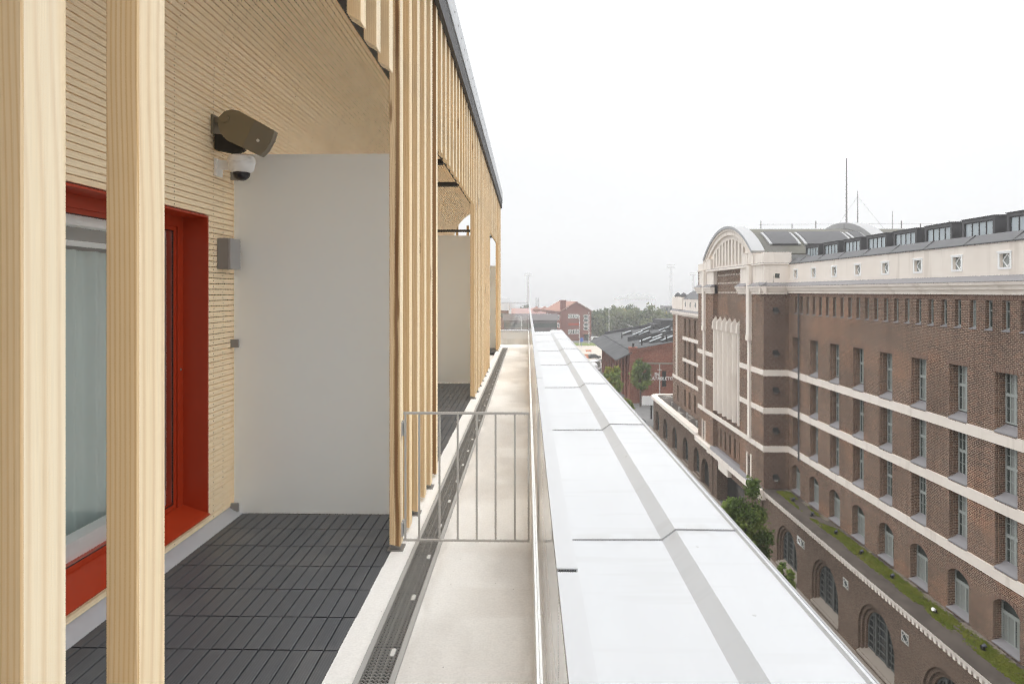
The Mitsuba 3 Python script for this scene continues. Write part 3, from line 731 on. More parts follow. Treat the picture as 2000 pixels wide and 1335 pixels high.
for kind, yc, zb, zt in WINS:
    if kind == 'rect':
        wk = put('window', fr_rect, None, bb, to_world=at(X0 + 0.46, yc, zt - H1 + 0.02))
        put('pane', pn_rect, None, wk, to_world=at(X0 + 0.46, yc, zt - H1 + 0.02))
        if random.random() < 0.75: put('blind', bl_rect, None, wk, to_world=at(X0 + 0.46, yc, zt - H1 + 0.02))
        put('sill', sl_rect, None, wk, to_world=at(X0, yc, zb))
        if zt > -3: put('lintel', so_rect, None, bb, to_world=at(X0, yc, zt))
    elif kind == 'small':
        wk = put('window', fr_small, None, bb, to_world=at(X0 + 0.19, yc, zb + 0.10))
        put('pane', bl_small if random.random() < 0.35 else pn_small, None, wk, to_world=at(X0 + 0.19, yc, zb + 0.10))
        put('sill', sl_small, None, wk, to_world=at(X0, yc, zb))
    else:
        wk = put('window', fr_arch, None, bb, to_world=at(X0 + 0.42, yc, zb + 0.06))
        put('pane', pn_arch, None, wk, to_world=at(X0 + 0.42, yc, zb + 0.06))
        put('blind', bl_arch, None, wk, to_world=at(X0 + 0.42, yc, zb + 0.06))
        put('sill', sl_arch, None, wk, to_world=at(X0, yc, zb))
        put('lintel', so_arch, None, bb, to_world=at(X0, yc, zb))
put('soldier_course', boxes((X0 - 0.008, X0 + 0.02, 22, 61.7, 1.06, 1.325)), 'mat_soldier', bb)
# bands: run in front of the piers, dip under each sill
def bands(xf, y0, y1, zs, parent, h=0.56, proud=0.06):
    for z in zs:
        put('band', boxes((xf - proud, xf + 0.1, y0, y1, z - h, z)), 'mat_cream', parent)
for z in (-5.68, -9.13, -12.64):
    bs = [B(X0 - 0.05, X0 + 0.05, 22, 61.69, z - 0.60, z - 0.06)]
    for a, b in zip(centers, centers[1:]):
        bs.append(B(X0 - 0.052, X0 + 0.05, a + 0.80, b - 0.80, z - 0.06, z))
    put('band', cat(bs), 'mat_cream', bb)
# cornice, ledge, attic, roof edge
put('cornice', prism(Polygon([(X0 + 0.1, 1.335), (X0 - 0.14, 1.335), (X0 - 0.14, 1.56), (X0 - 0.28, 1.60), (X0 - 0.30, 1.80), (X0 - 0.42, 1.83), (X0 - 0.46, 2.0), (X0 + 0.1, 2.0)]), 22, 61.69), 'mat_cream', bb)
put('cornice_ledge', prism(Polygon([(X0 - 0.48, 2.0), (X0 - 0.48, 2.03), (X0 + 0.1, 2.36), (X0 + 0.1, 2.0)]), 22, 61.69), 'mat_ledge', bb)
attic_c = [34.1 + BAY * k for k in range(-3, 8)]
AT = sbox(22, 2.3, 61.7, 4.02).difference(unary_union([sbox(y - 0.36, 2.72, y + 0.36, 3.42) for y in attic_c]))
put('attic_wall', slab(AT, X0 + 0.05, X0 + 0.4), 'mat_cream', bb)
at_f = mikit.ply(cat([ring(-0.03, 0.06, -0.47, 0.47, 0, 0.9, 0.105), B(-0.05, 0.0, -0.52, 0.52, 0.86, 0.93)]), 'mat_white')
at_p = mikit.ply(boxes((0.16, 0.17, -0.37, 0.37, 0.09, 0.81)), 'mat_blind')
dia = Polygon([(0, .09), (.36, .45), (0, .81), (-.36, .45)])
at_d = mikit.ply(slab(dia.difference(dia.buffer(-0.055)), 0.12, 0.155), 'mat_white')
for y in attic_c:
    wk = put('attic_window', at_f, None, bb, to_world=at(X0 + 0.05, y, 2.62))
    put('pane', at_p, None, wk, to_world=at(X0 + 0.05, y, 2.62)); put('diamond_bar', at_d, None, wk, to_world=at(X0 + 0.05, y, 2.62))
put('roof_skirt', prism(Polygon([(X0 - 0.02, 4.0), (X0 - 0.02, 4.06), (X0 + 0.62, 4.56), (X0 + 0.9, 4.56), (X0 + 0.9, 4.0)]), 22, 61.69), 'mat_dormer', bb)
sk = mikit.ply(prism(Polygon([(X0 - 0.03, 4.06), (X0 + 0.61, 4.60), (X0 + 0.61, 4.56), (X0 - 0.03, 4.02)]), -0.05, 0.05), 'mat_black')
dorm = [39.04 + BAY * k for k in range(-4, 7)]
put('roof', prism(Polygon([(X0 + 0.9, 4.3), (X0 + 0.9, 4.5), (X0 + 6, 5.3), (X0 + 16, 5.3), (X0 + 16, 4.3)]), 22, 62), 'mat_dormer', bb)
put('rear_block', boxes((X0 + 0.63, X0 + 16, 22, 61.7, -16.6, 4.0)), 'mat_room', bb)
XD = 26.0
dm_body = mikit.ply(cat([slab(sbox(-1.40, 4.45, 1.40, 5.72).difference(sbox(-1.22, 4.66, 1.22, 5.52)), XD, XD + 0.2), B(XD + 0.2, XD + 4.5, -1.40, 1.40, 4.5, 5.70)]), 'mat_dormer')
dm_top = mikit.ply(prism(Polygon([(XD - 0.06, 5.725), (XD - 0.06, 5.77), (XD + 2, 5.80), (XD + 4.6, 5.74), (XD + 4.6, 5.702), (XD + 0.02, 5.702), (XD, 5.725)]), -1.45, 1.45), 'mat_dormer')
dm_frame = mikit.ply(cat([ring(XD + 0.06, XD + 0.14, -1.22, 1.22, 4.66, 5.52, 0.045)] + [B(XD + 0.06, XD + 0.14, y - 0.028, y + 0.028, 4.70, 5.48) for y in (-0.6, 0, 0.6)]), 'mat_dormer')
for y in dorm:
    dk_ = put('dormer', dm_body, None, bb, to_world=at(0, y, 0)); put('dormer_roof', dm_top, None, bb, to_world=at(0, y, 0))
    put('frame', dm_frame, None, dk_, to_world=at(0, y, 0))
    for k in range(4):
        m = boxes((XD + 0.10, XD + 0.11, -1.18 + 0.6 * k, -0.62 + 0.6 * k, 4.7, 5.48))
        put('pane', move(m, (0, y, 0)), 'mat_brightpane', dk_)
    put('skirt_joint', sk, None, bb, to_world=at(0, y - 1.9, 0))
# drainpipe on the main wing
put('drainpipe', cyl((X0 - 0.16, 59.1, -13.4), (X0 - 0.16, 59.1, 1.3), 0.06, 10), 'mat_dormer', bb)

# tower
XT, TY0, TY1 = 21.7, 61.7, 85.1
RY0, RY1 = 68.55, 78.35
TW = sbox(TY0, -16.62, TY1, 1.25)
rec = sbox(RY0, -16.62, RY1, 3.8)
slots = [sbox(yc - 0.32, -16.40, yc + 0.32, -14.25) for yc in np.linspace(70.0, 76.9, 5)]
sw = [sbox(65.5 - 0.42, -16.5, 65.5 + 0.42, -14.5), sbox(82.2 - 0.42, -16.5, 82.2 + 0.42, -14.5)]
for g_ in TW.difference(rec).difference(unary_union(sw)).geoms: put('tower_wall', slab(g_, XT, XT + 0.55), 'mat_brick', bb)
put('tower_recess', slab(rec.difference(unary_union(slots)).difference(sbox(RY0 + .4, -12.4, RY1 - .3, -2.2)), XT + 0.5, XT + 1.0), 'mat_brick', bb)
put('tower_core', boxes((XT + 1.0, XT + 20, TY0 + 0.3, TY1 - 0.3, -16.6, 4.9)), 'mat_room', bb)
put('tower_side', boxes((XT + 0.012, X0 + 0.05, TY0 - 0.012, TY0 + 0.3, -16.62, 1.25)), 'mat_diaper', bb, label='diaper-patterned brick side of the tower')
put('tower_far_side', boxes((XT + 0.012, X0 + 0.05, TY1 - 0.3, TY1 + 0.01, -16.62, 4.9)), 'mat_brick', bb)
put('quoin', boxes((X0 - 0.30, X0 - 0.001, TY0 - 0.03, TY0 - 0.013, -16.6, 1.24)), 'mat_brick', bb)
for z in (-5.70, -9.16, -12.68):
    put('band', cat([B(XT - 0.06, X0 + 0.0, TY0 - 0.07, TY0 - 0.013, z - 0.56, z), B(XT - 0.06, XT + 0.02, TY0 - 0.013, RY0 if z > -12 else TY1, z - 0.5, z)]), 'mat_cream', bb)
    if z > -12: put('band', B(XT - 0.06, XT + 0.02, RY1, TY1 + 0.05, z - 0.5, z), 'mat_cream', bb)
# columns in the recess
col_y = np.linspace(69.0, 77.9, 6)
def column_mesh():
    pl = Polygon([(-0.26, 0.55), (-0.26, 0.22), (-0.10, -0.12), (0.10, -0.12), (0.26, 0.22), (0.26, 0.55)])
    m = trimesh.creation.extrude_polygon(Polygon([(x, y) for y, x in pl.exterior.coords]), 10.2, engine='earcut')
    body = (np.asarray(m.vertices), np.asarray(m.faces))
    head = (np.array([[0.5, -0.34, 9.2], [0.5, 0.34, 9.2], [-0.25, 0.2, 9.5], [-0.25, -0.2, 9.5], [0.45, -0.2, 10.2], [0.45, 0.2, 10.2], [-0.2, 0.12, 10.35], [-0.2, -0.12, 10.35], [0.2, 0, 11.0]], float),
            np.array([[0, 3, 2], [0, 2, 1], [0, 4, 7], [0, 7, 3], [3, 7, 6], [3, 6, 2], [2, 6, 5], [2, 5, 1], [4, 8, 7], [7, 8, 6], [6, 8, 5], [5, 8, 4]]))
    return cat([body, head])
cp = mikit.ply(column_mesh(), 'mat_cream')
for y in col_y: put('column', cp, None, bb, to_world=at(XT + 0.02, y, -12.3))
fillp = mikit.ply(boxes((0, 0.05, -0.64, 0.64, 0, 9.4)), 'mat_cream')
lowp = mikit.ply(boxes((-0.01, 0.04, -0.5, 0.5, 0.1, 0.9)), 'mat_pane')
for a, b in zip(col_y, col_y[1:]):
    put('panel', fillp, None, bb, to_world=at(XT + 0.88, (a + b) / 2, -12.1)); put('vent_opening', lowp, None, bb, to_world=at(XT + 0.86, (a + b) / 2, -12.0))
sp_ = mikit.ply(boxes((0, 0.05, -0.34, 0.34, 0, 2.2)), 'mat_pane')
for yc in np.linspace(70.0, 76.9, 5): put('slot_window', sp_, None, bb, to_world=at(XT + 0.85, yc, -16.42))
sj = mikit.ply(boxes((-0.12, 0.3, -0.13, 0.13, 0, 2.5)), 'mat_cream')
for yc in (65.5, 82.2):
    put('slot_window', boxes((XT + 0.3, XT + 0.35, yc - 0.42, yc + 0.42, -16.5, -14.5)), 'mat_blind', bb)
    for s in (-0.56, 0.56): put('window_jamb', sj, None, bb, to_world=at(XT, yc + s, -16.75))
# cream downpipe pilasters
for yc in (65.3, 81.85):
    puts('downpipe', 'mat_cream', bb, (XT - 0.22, XT + 0.01, yc - 0.28, yc + 0.28, -12.7, -3.1), (XT - 0.30, XT + 0.01, yc - 0.42, yc + 0.42, -3.1, 4.0), (XT - 0.36, XT + 0.01, yc - 0.48, yc + 0.48, -3.25, -2.75))
# tower cornice and attic
def cor(y0, y1):
    pg = Polygon([(XT + 0.1, 1.25), (XT - 0.14, 1.25), (XT - 0.14, 1.50), (XT - 0.27, 1.54), (XT - 0.30, 1.78), (XT - 0.42, 1.81), (XT - 0.46, 2.0), (XT + 0.1, 2.0)])
    put('tower_cornice', prism(pg, y0, y1), 'mat_cream', bb)
    put('tower_ledge', prism(Polygon([(XT - 0.48, 2.0), (XT - 0.48, 2.03), (XT + 0.1, 2.36), (XT + 0.1, 2.0)]), y0 - .02, y1 + .02), 'mat_ledge', bb)
for a, b in ((TY0 - 0.45, 64.75), (65.85, RY0 + 0.3), (RY1 - 0.3, 81.3), (82.4, TY1 + 0.4)): cor(a, b)
def sweep_x(pg, x0, x1):
    """polygon in (y, z) swept along x."""
    return slab(Polygon(pg), x0, x1)
put('tower_cornice', sweep_x([(TY0 + 0.1, 1.25), (TY0 - 0.14, 1.25), (TY0 - 0.14, 1.50), (TY0 - 0.27, 1.54), (TY0 - 0.30, 1.78), (TY0 - 0.42, 1.81), (TY0 - 0.46, 2.0), (TY0 + 0.1, 2.0)], XT - 0.4, X0 - 0.2), 'mat_cream', bb)
put('tower_ledge', sweep_x([(TY0 - 0.48, 2.0), (TY0 - 0.48, 2.03), (TY0 + 0.1, 2.36), (TY0 + 0.1, 2.0)], XT - 0.42, X0 + 0.0), 'mat_ledge', bb)
puts('tower_attic', 'mat_cream', bb, (XT + 0.05, XT + 1, TY0, RY0, 2.3, 4.0), (XT + 0.05, XT + 1, RY1, TY1, 2.3, 4.0), (XT + 0.051, X0 + 0.3, TY0 + 0.001, TY0 + 0.5, 2.3, 4.0),
                         (XT + 0.05, XT + 1, TY0 + 0.1, 64.3, 4.12, 5.05), (XT + 0.1, X0 + 0.3, TY0 + 0.1, TY0 + 0.6, 4.12, 5.12), (XT + 0.0, XT + 1, 82.0, TY1, 4.12, 4.95))
puts('attic_ledge', 'mat_cream', bb, (XT - 0.12, XT + 1, TY0 - 0.12, 64.8, 4.0, 4.12), (XT - 0.119, X0 + 0.25, TY0 - 0.119, TY0 + 0.3, 4.001, 4.119), (XT - 0.12, XT + 1, 65.85, 81.2, 3.86, 4.08), (XT - 0.12, XT + 1, 82.4, TY1 + 0.1, 4.0, 4.12))
puts('attic_flashing', 'mat_ledge', bb, (XT - 0.13, XT + 1, RY0 - 2.2, RY1 + 2.2, 4.082, 4.12), (XT - 0.13, X0 + 0.26, TY0 - 0.13, TY0 + 0.32, 4.121, 4.15), (XT - 0.13, XT + 0.05, TY0 + 0.33, 64.8, 4.121, 4.15))
put('tower_brick_field', slab(sbox(RY0, 3.0, RY1, 3.86), XT + 0.501, XT + 0.52), 'mat_brick', bb)
dots = [B(XT + 0.44, XT + 0.51, y - 0.09, y + 0.09, z, z + 0.16) for z in (3.25, 2.35, 1.30) for y in np.arange(RY0 + 0.4, RY1 - 0.2, 0.55)]
put('brick_ornament', cat(dots), 'mat_cream', bb, kind='stuff')
for y0, y1, z1 in ((64.4, 65.9, 5.25), (66.0, 67.8, 5.25), (79.2, 80.9, 5.25), (81.0, 82.6, 5.55)):
    puts('parapet_block', 'mat_cream', bb, (XT - 0.05, XT + 0.9, y0, y1, 4.125, z1), (XT - 0.1, XT + 0.95, y0 - 0.06, y1 + 0.06, z1, z1 + 0.10))
put('tower_niche', boxes((XT + 0.9, XT + 0.92, TY0 - 0.02, TY0 - 0.01, 2, 3), (XT + 1.05, XT + 1.45, TY0 - 0.03, TY0 + 0.0015, 2.75, 3.15)), 'mat_pane', bb)
# gable arch and barrel roof
GC, GR, GTOP = 73.1, 14.2, 8.55
def arc(r_off, a_half, n=28):
    rr = GR + r_off
    a = np.linspace(-a_half, a_half, n)
    return [(GC + rr * math.sin(t), GTOP - GR + rr * math.cos(t)) for t in a]
ah = math.asin(8.9 / GR)
def arch_ring(o0, o1, a=ah): return Polygon(arc(o0, a) + arc(o1, a)[::-1])
inner = Polygon(arc(-0.95, ah) + [(GC + 8, 4.1), (GC - 8, 4.1)])
gslots = unary_union([sbox(y - 0.33, 4.35, y + 0.33, 20) for y in np.arange(68.0, 79.2, 1.16)]).intersection(Polygon(arc(-1.45, ah) + [(GC + 8, 4.1), (GC - 8, 4.1)]))
put('gable', slab(inner.intersection(sbox(64.6, 4.1, 81.6, 9)).difference(gslots), XT + 0.25, XT + 0.75), 'mat_cream', bb, label='cream arched gable pierced by tall slots')
put('gable_backing', slab(inner.intersection(sbox(64.8, 4.1, 81.4, 9)), XT + 0.76, XT + 0.9), 'mat_plaster', bb)
put('gable_rim', cat([slab(arch_ring(-0.5, -0.96), XT + 0.02, XT + 0.8), slab(arch_ring(-0.28, -0.5), XT - 0.12, XT + 0.85)]), 'mat_cream', bb)
put('gable_capping', slab(arch_ring(0.0, -0.28), XT - 0.25, XT + 1.0), 'mat_zinc', bb, smooth=30)
put('barrel_roof', slab(Polygon(arc(-0.32, ah) + [(GC + 8.5, 4.6), (GC - 8.5, 4.6)]), XT + 1.0, XT + 26.5), 'mat_mossy_roof', bb, smooth=30)
put('rear_arch', slab(arch_ring(0.35, -0.3), XT + 12.0, XT + 13.4), 'mat_zinc', bb, smooth=30)
def panel_on_roof(x0, x1, a0, a1, n=9):
    tot, f = [], []
    rr0 = GR - 0.32
    for (o, mat, nm) in ((0.26, 'mat_dormer', 'roof_panel'),):
        an = np.linspace(a0, a1, n)
        parts = []
        for p, q in zip(an, an[1:]):
            pg = Polygon([(GC + (rr0 + r_) * math.sin(t), GTOP - GR + (rr0 + r_) * math.cos(t)) for t, r_ in ((p, 0), (p, o * 0.75), (q, o * 1.05), (q, 0))])
            parts.append(slab(pg, x0, x1))
        put(nm, cat(parts), mat, bb)
    ed = []
    for xa, xb in ((x0 - 0.28, x0), (x1, x1 + 0.28)):
        ed.append(slab(Polygon([(GC + (rr0 + r_) * math.sin(t), GTOP - GR + (rr0 + r_) * math.cos(t)) for t, r_ in [(t, 0.0) for t in an] + [(t, 0.18) for t in an[::-1]]]), xa, xb))
    for e_ in ed: put('panel_edge', e_, 'mat_zinc', bb)
for x0, x1 in ((23.9, 26.4), (27.3, 31.6), (32.4, 33.4)):
    panel_on_roof(x0, x1, -0.575, -0.36)
put('ridge_rail', cat([cyl((XT + 3, GC - 1.5, 8.65), (XT + 26, GC - 1.5, 8.65), 0.016, 6)] + [cyl((XT + x, GC - 1.5, 8.2), (XT + x, GC - 1.5, 8.7 if i % 2 else 9.0), 0.05, 6) for i, x in enumerate((3.2, 6.5, 9, 12, 18, 20, 23, 25.5))]), 'mat_steel', bb)
# masts on the roof
single('roof_mast', cyl((34.6, 73.0, 8.3), (34.6, 73.0, 15.9), 0.10, 8, 0.05), 'mat_steel', 'tall bare mast pole on the ridge of the arched roof', 'mast')
single('antenna_mast', cat([cyl((35.8, 73.0, 8.2), (35.8, 73.0, 12.4), 0.06, 6, 0.03), cyl((35.8, 73.0, 11.8), (38.6, 73.0, 8.3), 0.012, 4), cyl((35.8, 73.0, 11.8), (33.4, 73.0, 8.3), 0.012, 4)]), 'mat_steel', 'thin guyed antenna to the right of the tall roof mast', 'mast')
single('roof_antenna', cyl((39.5, 73.0, 8.2), (39.5, 73.0, 10.2), 0.03, 6), 'mat_steel', 'short thin rod antenna right of the rear roof arch', 'mast')
for i, y in enumerate((40.0, 39.5)):
    single('flue_pipe', cyl((30.0, y, 5.3), (30.0, y, 7.1), 0.10, 10), 'mat_steel', ('left' if i == 0 else 'right') + ' one of two slim vent pipes standing behind the dormers', 'pipe', 'pair of roof vent pipes')
# tower wall lamps
for i, z in enumerate((-0.2, -4.1, -7.5, -11.2, -15.5)):
    k = thing('wall_lantern', f'{ORD[i]} dark lamp from the top on the patterned side of the brick tower', 'lamp', 'lamps on the tower side')
    put('hood', (np.array([[22.5, 61.69, z], [23.1, 61.69, z], [23.1, 61.3, z - 0.2], [22.5, 61.3, z - 0.2], [22.6, 61.69, z + 0.25], [23.0, 61.69, z + 0.25]], float), np.array([[0, 1, 2], [0, 2, 3], [0, 3, 4], [1, 5, 2], [3, 2, 5], [3, 5, 4], [0, 4, 5], [0, 5, 1]])), 'mat_black', k)
    put('lamp', boxes((22.68, 22.92, 61.42, 61.66, z - 0.36, z - 0.12)), 'mat_grey' if i < 4 else 'mat_white', k)

# far wing
FY0, FY1 = 85.1, 110.4
fw = []
for yc in (95.9, 99.1, 101.9):
    for zt, zb in ((-2.6, -5.35), (-6.0, -8.65), (-9.2, -12.0)): fw.append(sbox(yc - 0.6, zb, yc + 0.6, zt))
    fw.append(sbox(yc - 0.65, -16.0, yc + 0.65, -13.4))
fw += [sbox(yc - 0.6, zb, yc + 0.6, zt) for yc in (88.2, 91.8) for zt, zb in ((-2.6, -5.35), (-6.0, -8.65), (-9.2, -12.0))]
fw.append(sbox(106.2, -16.0, 107.3, -13.4))
put('far_wing_wall', slab(sbox(FY0, -16.62, FY1, -2.02).difference(unary_union(fw)), X0, X0 + 0.5), 'mat_brick', bb)
put('far_wing_core', boxes((X0 + 0.48, X0 + 14, FY0, FY1 - 0.01, -16.62, -1.4)), 'mat_pane', bb)
put('far_wing_gable', boxes((X0 + 0.01, X0 + 14, FY1 - 0.3, FY1 + 0.02, -16.62, -1.4)), 'mat_brick', bb)
for z in (-5.38, -8.66): put('band', boxes((X0 - 0.06, X0 + 0.05, FY0, 103.4, z - 0.5, z)), 'mat_cream', bb)
put('band', boxes((X0 - 0.06, X0 + 0.05, FY0, FY1 + 0.05, -12.5, -11.98)), 'mat_cream', bb)
puts('far_cornice', 'mat_cream', bb, (X0 - 0.35, X0 + 0.1, FY0, FY1 + 0.35, -1.95, -1.62), (X0 - 0.12, X0 + 0.1, FY0, FY1 + 0.1, -2.25, -1.95))
put('far_ledge', prism(Polygon([(X0 - 0.37, -1.62), (X0 - 0.37, -1.60), (X0 + 0.1, -1.3), (X0 + 0.1, -1.62)]), FY0, FY1 + 0.36), 'mat_ledge', bb)
puts('far_attic', 'mat_cream', bb, (X0 + 0.05, X0 + 0.5, FY0, FY1, -1.5, 0.35), (X0 - 0.1, X0 + 1, 103.5, FY1 + 0.05, -1.3, 0.62))
aw = mikit.ply(boxes((-0.01, 0.02, -0.3, 0.3, -0.35, 0.35)), 'mat_pane')
for y in (88.5, 92.0, 95.9, 98.9, 101.9): put('attic_window', aw, None, bb, to_world=at(X0 + 0.05, y, -0.45))
put('far_roof', prism(Polygon([(X0, 0.36), (X0 + 2.0, 1.6), (X0 + 14, 1.9), (X0 + 14, 0.3)]), FY0, 105), 'mat_dormer', bb)
for y in (90, 94.5):
    d_ = put('dormer', boxes((X0 + 1.0, X0 + 4, y - 1.4, y + 1.4, 0.7, 2.1)), 'mat_dormer', bb)
    put('pane', boxes((X0 + 0.97, X0 + 0.999, y - 1.2, y + 1.2, 1.0, 1.9)), 'mat_brightpane', d_)
for y in (104.5, 108.5): put('finial', move(lathe([(0.5, 0), (0.55, 0.2), (0.35, 0.5), (0.001, 0.75)], 10), (X0 + 0.4, y, 0.63)), 'mat_dormer', bb)
put('downpipe', boxes((X0 - 0.2, X0 + 0.01, 106.7, 107.4, -11.9, -2.26)), 'mat_cream', bb)

# podium
XP = 21.8
pa = [(49.38 - 7.15 * k, -22.0, 3.45, -18.74) for k in range(-1, 4)]
pholes = [arch_poly(y, wd, z0, zt) for y, z0, wd, zt in pa]
pl_ = [(86.4, 2.9), (92.4, 3.2), (99.1, 3.2), (105.8, 3.2), (112.3, 3.0)]
lholes = [arch_poly(y, wd, -22.0, -18.6) for y, wd in pl_] + [arch_poly(82.2, 3.7, -22.45, -19.0)]
door = sbox(67.4, GZ, 77.1, -18.45)
rings = []
for y, z0, wd, zt in pa: rings.append((arch_poly(y, wd + 0.9, z0, zt + 0.45), 0.0, 0.14)); rings.append((arch_poly(y, wd + 0.45, z0, zt + 0.22), 0.14, 0.30))
PW = sbox(20, GZ, 115.5, -16.95)
put('podium_wall', cat([slab(PW.difference(unary_union([r[0] for r in rings if r[1] == 0.0] + lholes + [door])), XP, XP + 0.14),
                        slab(PW.difference(unary_union([r[0] for r in rings if r[1] > 0] + lholes + [door])), XP + 0.1405, XP + 0.30),
                        slab(PW.difference(unary_union(pholes + lholes + [door])), XP + 0.3005, XP + 0.6)]), 'mat_podium_brick', bb, label='brick podium wall with big round-arched windows')
a_ = np.linspace(0, math.pi / 2, 9)
corner = Polygon([(XP + 2 - 2 * math.cos(t), 115.5 + 2 * math.sin(t)) for t in a_] + [(XP + 14, 117.5), (XP + 14, 116.9)] + [(XP + 2 - 1.4 * math.cos(t), 115.5 + 1.4 * math.sin(t)) for t in a_[::-1]])
mm = trimesh.creation.extrude_polygon(corner, 5.55, engine='earcut'); mm.apply_translation([0, 0, GZ])
put('podium_end', (np.asarray(mm.vertices), np.asarray(mm.faces)), 'mat_podium_brick', bb, smooth=30)
co = Polygon([(XP + 2 - 2.35 * math.cos(t), 115.5 + 2.35 * math.sin(t)) for t in a_] + [(XP + 14, 117.85), (XP + 14, 116.9)] + [(XP + 2 - 1.4 * math.cos(t), 115.5 + 1.4 * math.sin(t)) for t in a_[::-1]])
mm = trimesh.creation.extrude_polygon(co, 0.5, engine='earcut'); mm.apply_translation([0, 0, -16.95])
put('podium_coping', (np.asarray(mm.vertices), np.asarray(mm.faces)), 'mat_cream', bb, smooth=30)
put('podium_coping', boxes((XP - 0.35, XP + 0.6, 85.3, 115.5, -16.95, -16.45)), 'mat_cream', bb)
put('podium_coping', boxes((XP - 0.55, XP + 0.3, 79.0, 85.2, -17.3, -16.75)), 'mat_cream', bb)
puts('podium_coping', 'mat_cream', bb, (XP - 0.55, XP - 0.0, 61.9, 78.8, -17.4, -16.85), (XP - 0.65, XP + 0.3, 61.4, 62.6, -17.55, -16.65), (XP - 0.6, XP + 0.1, 78.4, 79.3, -17.45, -16.75))
put('tower_sill_ledge', prism(Polygon([(XP - 0.5, -16.84), (XP - 0.1, -16.55), (XP + 0.3, -16.55), (XP + 0.3, -16.84)]), 61.9, 78.8), 'mat_ledge', bb)
put('plaque', boxes((XP - 0.42, XP + 0.01, 71.6, 75.1, -18.35, -17.41)), 'mat_cream', bb, label='blank cream stone plaque over the gateway')
put('dentil_cornice', prism(Polygon([(XP + 0.1, -16.95), (XP - 0.18, -16.95), (XP - 0.22, -16.80), (XP - 0.30, -16.66), (XP + 0.1, -16.66)]), 20, 61.4), 'mat_cream', bb)
dn = mikit.ply(boxes((-0.16, 0.0, -0.11, 0.11, -0.22, 0.0)), 'mat_cream')
for i in range(104):
    y = 61.1 - 0.40 * i
    if y < 20.3: break
    put('dentil', dn, None, bb, to_world=at(XP - 0.001, y, -16.951))
puts('podium_roof', 'mat_podium_roof', bb, (XP - 0.28, X0 + 0.1, 20, 61.6, -16.655, -16.62), (XP + 0.1, X0 + 13, 85.2, 116.6, -17.0, -16.62))
iron = []
def arch_window(y, wd, z0, zt, cols, rows):
    p = arch_poly(y, wd, z0, zt)
    bars = [sbox(y - wd / 2 + wd * i / cols - 0.035, z0, y - wd / 2 + wd * i / cols + 0.035, zt) for i in range(1, cols)]
    bars += [sbox(y - wd / 2, z0 + (zt - z0) * j / rows - 0.03, y + wd / 2, z0 + (zt - z0) * j / rows + 0.03) for j in range(1, rows)]
    fr = unary_union([p.difference(p.buffer(-0.1))] + bars).intersection(p)
    k = put('arched_window', slab(fr, XP + 0.42, XP + 0.50), 'mat_ironwin', bb)
    put('pane', slab(p.buffer(0.02), XP + 0.49, XP + 0.515), 'mat_darkpane', k)
    return k
for y, z0, wd, zt in pa:
    k = arch_window(y, wd, -21.6, zt, 5, 6)
    puts('mullion', 'mat_ironwin', k, (XP + 0.36, XP + 0.52, y - 0.75, y - 0.58, -21.6, -19.0), (XP + 0.36, XP + 0.52, y + 0.58, y + 0.75, -21.6, -19.0))
    put('sill', prism(Polygon([(XP - 0.1, -22.2), (XP - 0.1, -22.1), (XP + 0.5, -21.6), (XP + 0.5, -22.2)]), y - wd / 2 - 0.5, y + wd / 2 + 0.5), 'mat_stone', k)
    dy = y - 3.32
    o = sbox(-0.36, -0.30, 0.36, 0.30); dd = Polygon([(0, .29), (.35, 0), (0, -.29), (-.35, 0)])
    g = unary_union([o.difference(o.buffer(-0.05)), dd.difference(dd.buffer(-0.05))])
    v = put('vent_grille', move(slab(g, XP - 0.04, XP + 0.02), (0, dy, -18.46)), 'mat_gate', bb)
    put('backing', boxes((XP - 0.012, XP + 0.005, dy - 0.34, dy + 0.34, -18.75, -18.17)), 'mat_pane', v)
put('vent_grille', move(slab(g, XP - 0.04, XP + 0.02), (0, 53.9, -18.46)), 'mat_white', bb)
for y, wd in pl_:
    k = arch_window(y, wd, -22.0, -18.6, 3, 4)
    put('sill', prism(Polygon([(XP - 0.1, -22.2), (XP - 0.1, -22.1), (XP + 0.5, -21.95), (XP + 0.5, -22.2)]), y - wd / 2 - 0.3, y + wd / 2 + 0.3), 'mat_stone', k)
put('arched_doorway', slab(arch_poly(82.2, 3.7, -22.45, -19.0), XP + 0.45, XP + 0.55), 'mat_darkpane', bb)
put('gateway', boxes((XP + 1.2, XP + 1.3, 67.2, 77.3, GZ, -18.4)), 'mat_darkpane', bb)
puts('gateway_jamb', 'mat_podium_brick', bb, (XP + 0.05, XP + 1.2, 77.1, 77.3, GZ, -18.4), (XP + 0.05, XP + 1.2, 67.2, 67.4, GZ, -18.4), (XP + 0.601, XP + 1.2, 67.2, 77.3, -18.45, -18.2))
puts('gate_pier', 'mat_podium_brick', bb, (XP - 0.12, XP + 0.01, 78.6, 79.2, GZ, -17.5), (XP - 0.12, XP + 0.01, 62.0, 62.5, GZ, -17.6))
